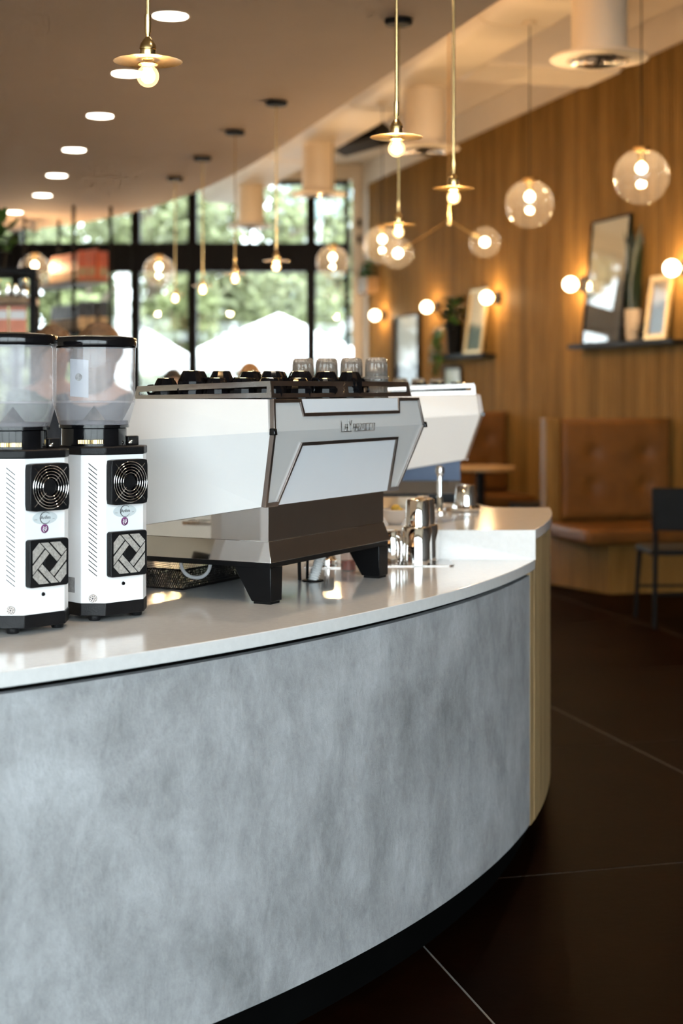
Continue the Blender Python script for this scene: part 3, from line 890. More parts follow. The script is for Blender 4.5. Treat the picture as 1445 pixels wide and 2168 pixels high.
    def bpl(x0, z0, x1, z1, x2, z2, x3, z3):
        rail.slab([back(x0, z0), back(x1, z1), back(x2, z2), back(x3, z3)], (0, .0025, 0))
    bpl(xl0, rz0, LW - xl0, rz0, LW - xl0, .508, xl0, .508)
    bpl(xl1, .5255, LW - xl1, .5255, LW - xl1, rz1, xl1, rz1)
    bpl(xl0, .508, -.044, .508, -.042, .5255, xl1, .5255)
    bpl(.272, .508, .337, .508, .337, .5255, .272, .5255)
    bpl(LW + .042, .508, LW - xl0, .508, LW - xl1, .5255, LW + .040, .5255)
    rail.build('back_guard_rail', M['trim_steel'], t)
    for s in (0, 1):
        X = (lambda x: x) if s == 0 else (lambda x: LW - x)
        dx = .0025 if s == 0 else -.0025
        m = MB()
        def P(y, fz):       # fz 0 bottom .. 1 top ; rail slopes down to the front
            g_ = (y + .0365) / (.358 + .0365)
            zb_, zt_ = .4975 - .0045 * g_, .5375 - .0128 * g_
            return (X(-.0594 + .0046 * fz), y, zb_ + (zt_ - zb_) * fz)
        f0, f1 = .30, .68
        fe = [(-.0365, 0), (.358, 0), (.356, f0), (-.035, f0)]
        m.slab([P(*q) for q in fe], (dx, 0, 0))
        m.slab([P(*q) for q in [(-.033, f1), (.353, .55), (.350, 1), (-.030, 1)]], (dx, 0, 0))
        m.slab([P(*q) for q in [(-.035, f0), (-.022, f0), (-.022, f1), (-.033, f1)]], (dx, 0, 0))
        m.slab([P(*q) for q in [(.342, f0), (.356, f0), (.353, .56), (.342, .56)]], (dx, 0, 0))
        m.build('side_guard_rail', M['brushed'], t)
    if logo:
        # raised chrome lettering in tall angular capitals: La Marzocco
        G = {'L': [[(0, 1), (0, 0), (.55, 0)]], 'a': [[(0, 0), (0, .62), (.5, .62), (.5, 0)], [(0, .3), (.5, .3)]], 'M': [[(0, 0), (0, 1), (.4, .5), (.8, 1), (.8, 0)]],
             'r': [[(0, 0), (0, .62), (.5, .62), (.5, .3), (0, .3)], [(.2, .3), (.5, 0)]], 'z': [[(0, .62), (.5, .62), (0, 0), (.5, 0)]],
             'o': [[(0, 0), (0, .62), (.5, .62), (.5, 0), (0, 0)]], 'c': [[(.5, .62), (0, .62), (0, 0), (.5, 0)]]}
        txt = 'LaMarzocco'; wd = {'L': .55, 'M': .8}
        h = .0255; w = .021; x = .246; lm = MB()
        tot = sum(wd.get(c, .5) for c in txt) + .26 * (len(txt) - 1)
        w = (.430 - .246) / tot
        def onback(x_, z_):
            p = up(x_, z_, .0055) if z_ >= Cz else lo(x_, z_, .0055)
            return p
        for c in txt:
            for st in G[c]:
                lm.tube([onback(x + px_ * w, .4125 + pz * h) for px_, pz in st], .00085, 6)
            x += (wd.get(c, .5) + .26) * w
        for (a, b2) in ((.246, .300), (.318, .430)):
            lm.tube([onback(a, .4125), onback(b2, .4125)], .0009, 6)
        lm.build('name_badge', M['dark_chrome'], t, angle=60)
        # slanted maker's mark on the rail post
        bm2 = MB()
        for k in range(4):
            zz = .502 + k * .0082
            bm2.tube([(.297 + k * .001, -.0385, zz), (.306 + k * .001, -.0385, zz + .0055), (.302 + k * .001, -.0385, zz + .008)], .0011, 5)
        bm2.build('rail_badge', M['chrome'], t)
    return t
A1 = .4855
em1 = machine('espresso_machine', 'white angular espresso machine in focus beside the grinders', (-.169, 3.729, ZT), PI / 2 - A1)
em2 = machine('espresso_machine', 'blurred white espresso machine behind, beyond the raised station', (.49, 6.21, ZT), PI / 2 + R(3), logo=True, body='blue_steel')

# ---- things standing on the machines
def on_machine(em, x, y, z=.4945):
    a = em.rotation_euler.z
    return (em.location.x + x * math.cos(a) - y * math.sin(a), em.location.y + x * math.sin(a) + y * math.cos(a), em.location.z + z)
cup0 = None
def cup_parts(label):
    t = thing('espresso_cup', label, 'cup', (0, 0, 0), 0, 'upturned black cups on the cup trays')
    MB().lathe([(.0325, .0), (.0345, .001), (.0345, .004), (.0335, .024), (.0225, .047), (.0205, .050), (.0195, .050), (.0185, .048), (.0001, .0475)], 12, cap=False).build('cup_body', M['cup_black'], t, angle=18)
    MB().lathe([(.0205, .0497), (.0205, .0508), (.0190, .0508), (.0190, .0497)], 12, cap=False).build('gilt_ring', M['gold_line'], t)
    MB().tube([(.032, 0, .012), (.042, 0, .012), (.047, 0, .022), (.043, 0, .031), (.030, 0, .032)], .0035, 8).build('handle', M['cup_black'], t)
    return t
lbl1 = 'black espresso cup upturned on the cup tray of the nearer machine'
for c_ in range(8):
    for r2 in range(5):
        x = -.008 + c_ * .0685; y = -.002 + r2 * .0745 + (.030 if c_ % 2 else 0)
        if y > .32 or (c_ == 7 and r2 == 4): continue
        for lv in range(2 if (c_ + r2 >= 3 and (c_ * 5 + r2 * 3) % 4) else 1):
            p = on_machine(em1, x, y, .4945 + lv * .018)
            if cup0 is None:
                cup0 = cup_parts(lbl1); cup0.location = p; cup0.rotation_euler.z = 1
            else: dup(cup0, p, random.uniform(0, 6.28), lbl1)
lbl2 = 'black espresso cup upturned on the cup tray of the farther machine'
for c_ in range(2):
    for r2 in range(4):
        dup(cup0, on_machine(em2, .04 + c_ * .08, .02 + r2 * .075), random.uniform(0, 6.28), lbl2)
gl0 = None
def glass_parts(label):
    t = thing('glass_tumbler', label, 'glass', (0, 0, 0), 0, 'stacked glass tumblers on the machines')
    rib = lambda a, z: 1 + (.045 * math.cos(15 * a) if .010 < z < .063 else 0)
    MB().lathe([(.0300, 0.0005), (.0325, 0), (.0335, .002), (.0325, .010), (.0300, .014), (.0297, .048), (.0275, .062), (.0235, .067), (.0001, .067)], 96, cap=False, rib=rib).lathe([(.0300, .0005), (.0275, .012), (.0262, .044), (.021, .053), (.0001, .054)], 96, cap=False).build('tumbler_wall', M['tumbler'], t, angle=60)
    MB().lathe([(.0335, .009), (.0350, .012), (.0335, .015), (.0315, .012), (.0335, .009)], 36, cap=False).build('bead_ring', M['tumbler'], t)
    return t
gi = 0
gnames = ['nearest', 'second', 'third', 'fourth']
for r2 in range(4):
    for lv in range(2):
        p = on_machine(em1, .600, .018 + r2 * .0765, .4945 + lv * .0425)
        lb = '%s ribbed tumbler of the glass stack %s' % ('upper' if lv else 'lower', ['at the rail corner', 'second from the rail corner', 'third from the rail corner', 'farthest from the rail corner'][r2])
        if gl0 is None:
            gl0 = glass_parts(lb); gl0.location = p
        else: dup(gl0, p, .3 * r2, lb)
for r2 in range(3):
    dup(gl0, on_machine(em2, .28, .08 + r2 * .075), .2, ['right', 'middle', 'left'][r2] + ' blurred tumbler on the farther espresso machine')
kn = thing('tamper', 'small chrome knob-topped tamper standing among the black cups', 'tamper', on_machine(em1, .46, .325, .4945))
MB().lathe([(.0001, 0), (.026, 0), (.026, .012), (.012, .018), (.009, .05), (.0001, .05)], 24, cap=False).build('tamper_base', M['black_gloss'], kn)
MB().sphere((0, 0, .062), .014, 16, 10).build('tamper_knob', M['chrome'], kn)

# ================================================================== GRINDERS
def octo(A, h, g=0):
    # main faces at +-A, chamfers start at +-h
    A += g; h += g * .41
    return [(-h, -A), (h, -A), (A, -h), (A, h), (h, A), (-h, A), (-A, h), (-A, -h)]
def grinder(loc, rz, label, note):
    t = thing('coffee_grinder', label, 'coffee grinder', loc, rz, 'white coffee grinders on the bar')
    A, h = .0914, .0525
    MB().prism(octo(A, h), .040, .371).build('body', M['grinder_white'], t, bevel=.0012, angle=20)
    MB().prism(octo(A, h, .0015), .012, .0405).build('base', M['black_plastic'], t, bevel=.002, angle=20)
    for sx in (-1, 1):
        for sy in (-1, 1):
            MB().lathe([(.0001, 0), (.012, 0), (.014, .004), (.014, .013), (.0001, .013)], 16, c=(sx * .058, sy * .058, 0), cap=False).build('rubber_foot', M['black_plastic'], t)
    MB().prism(octo(A, h, .0025), .3705, .389).build('cap', M['black_plastic'], t, bevel=.003, angle=20)
    # cooling fan on the face turned to the room
    def rounded(cx, cz, s, r=.006):
        return [(cx + x, 0, cz + z) for x, z in rrect(s, s, r)]
    fz, S = .310, .101
    fo = MB()
    ro = rrect(S, S, .006); ri = circ(.0455, 40, (0, 0), end=False)
    # frame ring with round hole: outer rounded square bridged to inner circle
    outer = []
    n = 40
    for i in range(n):
        a = 2 * PI * i / n
        c, s_ = math.cos(a), math.sin(a)
        k = S / 2 / max(abs(c), abs(s_))
        k = min(k, S / 2 * 1.36)
        outer.append((k * c, k * s_))
    y0, y1 = -A - .0005, -A - .020
    vs = []; fs = []
    for (px_, pz) in outer: vs.append((px_, y0, fz + pz))
    for (px_, pz) in outer: vs.append((px_, y1, fz + pz))
    for (px_, pz) in ri: vs.append((px_, y1, fz + pz))
    for (px_, pz) in ri: vs.append((px_, y0, fz + pz))
    for i in range(n):
        j = (i + 1) % n
        fs += [(i, j, n + j, n + i), (n + i, n + j, 2 * n + j, 2 * n + i), (2 * n + i, 2 * n + j, 3 * n + j, 3 * n + i)]
    fr = MB().add(vs, fs).build('fan_frame', M['black_plastic'], t, bevel=.0015, angle=30)
    MB().lathe([(.0001, -A - .002), (.047, -A - .002)], 40, c=(0, 0, fz), cap=False, axis='y').build('fan_well', M['black_gloss'], fr)
    bl = MB()
    for k in range(7):
        a = 2 * PI * k / 7
        pts = []
        for r2, sw, dep in ((.017, 0, .005), (.044, .25, .004), (.044, .75, .016), (.017, .6, .014)):
            pts.append((r2 * math.cos(a + sw), -A - dep, fz + r2 * math.sin(a + sw)))
        bl.slab(pts, (0, .001, 0))
    bl.build('fan_blades', M['black_gloss'], fr, angle=60)
    MB().lathe([(.0001, -A - .0175), (.0165, -A - .0175), (.018, -A - .016), (.018, -A - .003)], 28, c=(0, 0, fz), cap=False, axis='y').build('fan_hub', M['black_plastic'], fr)
    gd = MB()
    for r2 in (.0205, .027, .0335, .040, .0455):
        gd.tube([(r2 * math.cos(q), -A - .0225, fz + r2 * math.sin(q)) for q in [2 * PI * i / 36 for i in range(36)]], .00085, 6, closed=True)
    for k in range(4):
        a = PI / 4 + k * PI / 2
        gd.tube([(.017 * math.cos(a), -A - .0222, fz + .017 * math.sin(a)), (.058 * math.cos(a), -A - .0212, fz + .058 * math.sin(a))], .0008, 6)
    gd.build('wire_guard', M['chrome'], fr, angle=60)
    # filter cover with felt strips in a pinwheel
    gz = .149
    fc = MB().slab(rounded(0, gz, S), (0, -.017, 0))
    fc.v = [(x, y - A - .0005, z) for x, y, z in fc.v]
    fco = fc.build('filter_cover', M['black_plastic'], t, bevel=.002, angle=30)
    for k in range(4):
        ca, sa = math.cos(k * PI / 2), math.sin(k * PI / 2)
        for (n0, n1, s0, s1) in ((.0148, .0280, -.052, .0125), (.0318, .0500, -.060, .0125)):
            poly = []
            for (nn, ss) in ((n0, s0), (n0, s1), (n1, s1), (n1, s0)):
                x, z = (nn + ss) / math.sqrt(2), (nn - ss) / math.sqrt(2)
                poly.append((x * ca - z * sa, x * sa + z * ca))
            poly = clip(poly, .0435)
            if len(poly) > 2:
                MB().slab([(x, -A - .0168, gz + z) for x, z in poly], (0, -.0016, 0)).build('felt_strip', M['felt'], fco, angle=30)
    MB().lathe([(.0001, -A - .0200), (.0135, -A - .0200), (.0145, -A - .0185), (.0145, -A - .0165)], 28, c=(0, 0, gz), cap=False, axis='y').build('filter_hub', M['black_plastic'], fco)
    # oval maker's badge and purple sticker
    bz = .2435
    el = [(.032 * math.cos(q), -A - .0004, bz + .0138 * math.sin(q)) for q in [2 * PI * i / 40 for i in range(40)]]
    bd = MB().slab(el, (0, -.0008, 0)).build('maker_badge', M['badge'], t)
    rg = MB()
    rg.tube([(.0135 * math.cos(q) + .001, -A - .0013, bz + .0125 * math.sin(q)) for q in [R(40 + 290 * i / 30) for i in range(31)]], [.0003 + .0007 * math.sin(PI * i / 30) for i in range(31)], 5)
    rg.tube([(-.028, -A - .0013, bz - .003), (-.020, -A - .0013, bz - .003)], .0003, 4)
    rg.tube([(.020, -A - .0013, bz - .003), (.025, -A - .0013, bz - .003)], .0003, 4)
    rg.build('badge_ring', M['ink'], bd)
    cu = bpy.data.curves.new('badge_text', 'FONT'); cu.body = 'Anfim'; cu.size = .0108; cu.align_x = 'CENTER'; cu.align_y = 'CENTER'; cu.extrude = .0002
    to = bpy.data.objects.new('badge_text', cu); COL.objects.link(to); to.parent = bd
    cu.materials.append(M['ink'])
    bpy.context.view_layer.update()
    tme = bpy.data.meshes.new_from_object(to.evaluated_get(bpy.context.evaluated_depsgraph_get()))
    bpy.data.objects.remove(to)
    to = bpy.data.objects.new('badge_text', tme); COL.objects.link(to); to.parent = bd
    to.location = (.0015, -A - .0014, bz + .0005); to.rotation_euler = (PI / 2, 0, 0)
    pz = .2205
    ps = MB().lathe([(.0001, -A - .0012), (.0092, -A - .0012), (.0098, -A - .0003)], 28, c=(0, 0, pz), cap=False, axis='y').build('round_sticker', M['purple'], t)
    tu = MB()
    tu.tube([(-.002, -A - .0015, pz - .0075), (-.0055, -A - .0015, pz - .001), (-.0035, -A - .0015, pz + .005), (0, -A - .0015, pz + .001), (.0035, -A - .0015, pz + .005), (.0045, -A - .0015, pz - .0005), (.001, -A - .0015, pz - .005)], .0007, 5)
    tu.tube([(-.0035, -A - .0015, pz + .0005), (0, -A - .0015, pz - .003), (.003, -A - .0015, pz + .0005)], .0007, 5)
    tu.build('sticker_print', M['white_print'], ps)
    # screw button and lock dial
    MB().lathe([(.0001, -A - .003), (.0035, -A - .003), (.0045, -A - .0005)], 18, c=(-.004, 0, .081), cap=False, axis='y').build('black_button', M['black_gloss'], t)
    # chamfer facing the camera: local frame
    cd = (A + h) / math.sqrt(2) * 1.0
    nx = Vector((-1, -1, 0)).normalized(); tx = Vector((1, -1, 0)).normalized()
    def ch(s, z, o=0):
        p = nx * (cd + o) + tx * s
        return (p.x, p.y, z)
    sl = None
    for k in range(24):
        z = .353 - k * .01025
        if sl is None:
            sl = MB().slab([ch(-.0105, .0005, .0002), ch(.0085, -.0150, .0002), ch(.0085, -.0173, .0002), ch(-.0105, -.0018, .0002)], nx * -.002).build('vent_slot', M['gap'], t)
            sl.location = (0, 0, z)
        else:
            share(sl, t, (0, 0, z))
    dl = MB()
    def disc(r, o, z, n=24): return [ch(r * math.cos(q), z + r * math.sin(q), o) for q in [2 * PI * i / n for i in range(n)]]
    dl.slab(disc(.0088, 0, .052), nx * .007)
    lk = dl.build('lock_dial', M['trim_steel'], t, bevel=.001)
    d2 = MB()
    for k in range(8):
        q0_ = 2 * PI * k / 8
        d2.slab([ch(r * math.cos(q0_ + w), .052 + r * math.sin(q0_ + w), .0071) for r, w in ((.0035, 0), (.007, .0), (.007, .42), (.0035, .42))], nx * .0005)
    d2.slab(disc(.0022, .0071, .052, 10), nx * .0008)
    d2.build('dial_marks', M['ink'], lk)
    MB().slab([(-A - .0005, -.03, .062), (-A - .0005, .012, .062), (-A - .0005, .012, .096), (-A - .0005, -.03, .096)], (-.0006, 0, 0)).build('rating_label', M['label_grey'], t)
    # throat, knurled brass collar, bracket
    hx, hy_ = -.010, .010
    MB().lathe([(.0001, .389), (.074, .389), (.074, .428), (.070, .4305), (.0795, .4305), (.0795, .437), (.0001, .437)], 48, c=(hx, hy_, 0), cap=False).build('collar', M['black_gloss'], t)
    kr = MB().lathe([(.0740, .3945), (.0758, .3950), (.0758, .4035), (.0740, .404)], 30, c=(hx, hy_, 0), cap=False, rib=lambda a, z: 1 + .006 * math.cos(a * 110), a0=R(205), a1=R(250))
    kr.build('knurled_ring', M['brass'], t, angle=10)
    bk = MB().prism([(-.022, -.011), (.014, -.011), (.022, -.002), (.022, .011), (-.022, .011)], .389, .410)
    bko = bk.build('adjuster_bracket', M['black_plastic'], t, bevel=.002, loc=(.068, -.026, 0), rot=(0, 0, .2))
    MB().sphere((-.012, -.0115, .399), .003, 10, 6).build('bracket_screw', M['chrome'], bko)
    MB().sphere((.040, -.058, .3955), .005, 14, 8).build('ball_screw', M['chrome'], t)
    # hopper
    hp = MB().lathe([(.0775, .437), (.0800, .440), (.0930, .486), (.0935, .490), (.0938, .6125)], 56, c=(hx, hy_, 0), cap=False).build('hopper', M['hopper'], t, angle=60)
    MB().lathe([(.0770, .4375), (.0772, .446), (.0001, .447)], 40, c=(hx, hy_, 0), cap=False).build('hopper_floor', M['hopper_dark'], hp)
    MB().lathe([(.0865, .4865), (.0920, .4875), (.0922, .491), (.0865, .490)], 48, c=(hx, hy_, 0), cap=False).build('hopper_step', M['hopper'], hp)
    MB().lathe([(.030, .4472), (.0001, .480)], 4, c=(hx, hy_, 0), cap=False, a0=.4, a1=.4 + 2 * PI).build('bean_guard', M['black_gloss'], hp, angle=10)
    ld = MB().lathe([(.0915, .6128), (.0962, .6128), (.0970, .6150), (.0970, .632), (.0950, .6355), (.0860, .637), (.04, .641), (.0001, .642)], 56, c=(hx, hy_, 0), cap=False).build('hopper_lid', M['black_gloss'], t, angle=30)
    if note:
        nm = MB(); vv = []; ff = []
        for i in range(9):
            a = R(199 + i * 3.4)
            for z in (.502, .586):
                vv.append((hx + .0925 * math.cos(a), hy_ + .0925 * math.sin(a), z - .003 * i / 8))
        ff = [(2 * i, 2 * i + 2, 2 * i + 3, 2 * i + 1) for i in range(8)]
        no = nm.add(vv, ff).build('paper_note', M['paper'], hp)
        vv = []; a_c = R(199 + 4 * 3.4)
        c3 = Vector((hx + .0935 * math.cos(a_c), hy_ + .0935 * math.sin(a_c), .545))
        tv = Vector((-math.sin(a_c), math.cos(a_c), 0))
        MB().slab([tuple(c3 + tv * .0085 * math.cos(q) + Vector((0, 0, 1)) * .0085 * math.sin(q)) for q in [2 * PI * i / 20 for i in range(20)]], (-.0003, -.0003, 0)).build('note_mark', M['label_grey'], no)
    # barista side: fork and spout
    MB().box(-.018, .018, A, A + .06, .20, .235).build('spout', M['black_plastic'], t, bevel=.004)
    for sx in (-.03, .03):
        MB().box(sx - .005, sx + .005, A, A + .085, .155, .165).build('fork_arm', M['chrome'], t, bevel=.002)
    return t
grinder((-.553, 3.576, ZT), PI / 4, 'white coffee grinder standing next to the espresso machine', True)
grinder((-.700, 3.389, ZT), PI / 4 + R(2), 'white coffee grinder cut by the left picture edge', False)

# ================================================================== THINGS ON THE BAR
def spot(x, y): return on_machine(em1, x, y, 0)
# black wire basket under the machine
bs = thing('wire_basket', 'black wire mesh basket under the espresso machine', 'basket', spot(.135, .34), em1.rotation_euler.z)
bm3 = MB()
bw_, bd_, bh = .30, .24, .052
for z in (.003, bh):
    bm3.tube([(0, 0, z), (bw_, 0, z), (bw_, bd_, z), (0, bd_, z)], .0026, 6, closed=True)
bm3.build('basket_rim', M['black_leg'], bs)
wm = MB()
def wires(p0, p1, n):
    d = (Vector(p1) - Vector(p0))
    for i in range(-4, n):
        for s in (1, -1):
            u0, u1 = i / n, (i + 4) / n
            if s < 0: u0, u1 = u1, u0
            z0, z1 = .003, bh
            a, b2 = (u0, z0), (u1, z1)
            pa, pb = [], []
            # clip to 0..1
            def cl(u, z, uu, zz):
                if u < 0: z = z + (zz - z) * (0 - u) / (uu - u); u = 0
                if u > 1: z = z + (zz - z) * (1 - u) / (uu - u); u = 1
                return u, z
            a2 = cl(*a, *b2); b3 = cl(*b2, *a)
            if abs(a2[0] - b3[0]) < 1e-4: continue
            wm.tube([tuple(Vector(p0) + d * a2[0] + Vector((0, 0, a2[1]))), tuple(Vector(p0) + d * b3[0] + Vector((0, 0, b3[1])))], .0011, 4, cap=False)
wires((0, 0, 0), (bw_, 0, 0), 44); wires((0, 0, 0), (0, bd_, 0), 36); wires((bw_, 0, 0), (bw_, bd_, 0), 36); wires((0, bd_, 0), (bw_, bd_, 0), 44)
wo = wm.build('wire_mesh', M['black_leg'], bs); wo['kind'] = 'stuff'
MB().box(.002, bw_ - .002, .002, bd_ - .002, .001, .004).build('basket_bottom', M['black_leg'], bs)
cl_ = thing('cable', 'grey cable looping down under the espresso machine', 'cable', spot(.10, .28), em1.rotation_euler.z)
MB().tube([(0, .045 * math.cos(q), .085 - .045 * (math.sin(q) ** .8 if math.sin(q) > 0 else 0)) for q in [PI * i / 20 for i in range(21)]], .0045, 8).build('loop', M['cable'], cl_)
# ribbed drain hose and its grommet
hs = thing('drain_hose', 'grey ribbed drain hose dropping from the machine into the worktop', 'hose', spot(.464, .141), em1.rotation_euler.z)
pts = []; rad = []
for i in range(90):
    t = i / 89
    pts.append((.012 * math.sin(t * 2.4) , -.028 * t ** 1.3, .001 + .095 * t)); rad.append(.0135 + .0022 * math.sin(i * 2 * PI / 6))
MB().tube(pts, rad, 18).build('ribbed_tube', M['hose'], hs, angle=80)
MB().lathe([(.0001, .0035), (.028, .0035), (.030, 0), (.0001, 0)], 28, cap=False).build('grommet', M['black_matte'], hs)
cb = thing('power_cables', 'pair of black power cables beside the ribbed hose', 'cable', spot(.47, .185), em1.rotation_euler.z)
MB().tube([(0, 0, 0), (.004, .004, .05), (0, .002, .098)], .005, 8).build('cable', M['black_matte'], cb)
MB().tube([(.02, -.012, 0), (.018, -.014, .05), (.02, -.01, .098)], .004, 8).build('cable', M['black_matte'], cb)
# red syrup squeeze bottle behind the far leg
sb = thing('squeeze_bottle', 'squeeze bottle with red syrup behind the machine leg', 'bottle', (.02, 4.45, ZT))
MB().lathe([(.0001, 0), (.021, 0), (.0225, .004), (.0225, .115), (.016, .13), (.016, .135), (.0001, .135)], 24, cap=False).build('bottle_body', M['bottle_plastic'], sb)
MB().lathe([(.0001, .002), (.0205, .003), (.0205, .028), (.0001, .028)], 24, cap=False).build('syrup', M['syrup'], sb)
MB().lathe([(.017, .135), (.017, .147), (.006, .152), (.0025, .185), (.0001, .185)], 20, cap=False).build('nozzle', M['syrup'], sb)
tp = thing('tamping_stand', 'steel tamping stand with black top behind the ribbed hose', 'tamping stand', (-.04, 4.55, ZT))
MB().box(-.07, .05, -.05, .05, 0, .004).build('plate', M['brushed'], tp, bevel=.001)
MB().lathe([(.0001, .004), (.029, .004), (.029, .020), (.024, .024), (.020, .034), (.0001, .034)], 24, cap=False).build('tamper_foot', M['chrome'], tp)
MB().lathe([(.014, .034), (.019, .05), (.019, .085), (.012, .092), (.0001, .092)], 20, cap=False).build('tamper_handle', M['black_plastic'], tp)
# steel tray with bar tins
tr = thing('steel_tray', 'thin rounded steel tray under the shaker tins', 'tray', (.19, 4.625, ZT), R(4))
MB().prism(rrect(.275, .16, .022), 0, .0035).build('tray_plate', M['brushed'], tr, bevel=.0012)
def tin(r_mouth, r_top, h):
    return [(r_mouth - .0012, 0), (r_mouth, .0005), (r_mouth, .004), (r_top + .003, h - .006), (r_top, h - .001), (r_top - .004, h), (r_top - .010, h - .004), (.0001, h - .004)]
def shaker(label, loc, dims, grp='upturned steel shaker tins'):
    o = MB().lathe(tin(*dims), 40, cap=False).build('shaker_tin', M['chrome'], None, loc=loc, angle=50)
    return tag(o, label, 'shaker tin', grp)
zt = ZT + .0036
shaker('large steel shaker tin upturned at the front of the tray', (.222, 4.585, zt), (.0445, .0395, .112))
shaker('small steel shaker tin upturned on top of the large front tin', (.224, 4.585, zt + .1085), (.0365, .0305, .083))
shaker('large steel shaker tin partly hidden behind the front tin', (.246, 4.662, zt), (.0445, .0395, .112))
shaker('small steel shaker tin on top of the hidden tin', (.244, 4.662, zt + .1085), (.0365, .0305, .080))
shaker('steel tin at the tray end nearest the machine leg', (.098, 4.655, zt), (.040, .034, .105))
mp_ = thing('milk_pitcher', 'upturned steel milk pitcher with wire-like handle on the tray', 'pitcher', (.148, 4.60, zt), R(-60))
MB().lathe([(.034, 0), (.035, .001), (.034, .05), (.027, .092), (.025, .097), (.0001, .096)], 36, cap=False).build('pitcher_body', M['chrome'], mp_, angle=50)
MB().tube([(.030, 0, .085), (.047, 0, .080), (.054, 0, .060), (.052, 0, .012), (.035, 0, .008)], .0026, 8).build('handle', M['chrome'], mp_)

# ---- on the raised worktop
zu = ZU
bo = thing('small_bowl', 'small white bowl of lemon pieces at the raised worktop', 'bowl', (.168, 4.93, zu))
MB().lathe([(.0001, .003), (.018, .0), (.022, .003), (.034, .022), (.040, .045), (.0385, .046), (.032, .024), (.018, .008), (.0001, .007)], 32, cap=False).build('bowl_wall', M['bowl'], bo, angle=50)
lem = None
for i, (x, y, z) in enumerate(((-.015, -.008, .045), (.016, -.006, .050), (.0, .014, .048), (.003, -.004, .062), (.022, .012, .044))):
    lb = ['lemon piece at the left of the small bowl', 'rounded lemon piece at the right of the small bowl', 'lemon piece at the back of the small bowl', 'topmost lemon piece in the small bowl', 'lemon piece at the far rim of the small bowl'][i]
    o = MB().sphere((0, 0, 0), .016, 14, 10, 1, .8, .7).build('lemon_piece', M['lemon'], None, loc=(.168 + x, 4.93 + y, zu + z - .012), rot=(i * .7, i, i * 2))
    tag(o, lb, 'lemon', 'lemon pieces in the small bowl')
fa = thing('rinse_tap', 'slim chrome tap column with round head on the raised worktop', 'tap', (.338, 5.36, zu))
MB().lathe([(.0001, 0), (.026, 0), (.026, .006), (.012, .010), (.0095, .014), (.0095, .132), (.0001, .132)], 24, cap=False).build('tap_column', M['chrome'], fa)
MB().lathe([(.0095, .130), (.0145, .136), (.0155, .150), (.013, .160), (.0001, .163)], 20, cap=False).build('tap_head', M['brushed'], fa)
jg = None
for i, (x, y, r_j, h) in enumerate(((.300, 5.30, .022, .035), (.372, 5.42, .024, .030), (.285, 5.44, .020, .055))):
    o = MB().lathe([(.0001, .001), (r_j * .8, 0), (r_j * .85, .002), (r_j * .6, h * .5), (r_j, h), (r_j - .001, h), (r_j * .55, h * .5), (.0001, h * .45)], 24, cap=False).build('jigger', M['chrome'], None, loc=(x, y, zu), angle=50)
    tag(o, ['low chrome jigger in front of the tap', 'chrome jigger to the right of the tap', 'taller chrome jigger behind the tap'][i], 'jigger', 'chrome jiggers on the raised worktop')
ti = thing('steel_cup', 'steel cup upturned on a chrome ring on the raised worktop', 'cup', (.432, 5.44, zu))
MB().lathe([(.046, 0), (.052, .004), (.053, .012), (.046, .022), (.040, .022), (.040, 0), (.046, 0)], 36, cap=False).build('base_ring', M['chrome'], ti)
MB().lathe([(.0365, .020), (.0385, .021), (.0385, .026), (.0325, .088), (.030, .092), (.0001, .091)], 36, cap=False).build('cup_body', M['chrome'], ti, angle=50)
ay = thing('acrylic_tray', 'flat clear acrylic tray lying on the raised worktop', 'tray', (.365, 5.08, zu), R(60))
MB().box(-.14, .14, -.022, .022, 0, .003).build('tray_floor', M['acrylic'], ay)
for y in (-.022, .020):
    MB().box(-.14, .14, y, y + .002, .003, .016).build('tray_side', M['acrylic'], ay)

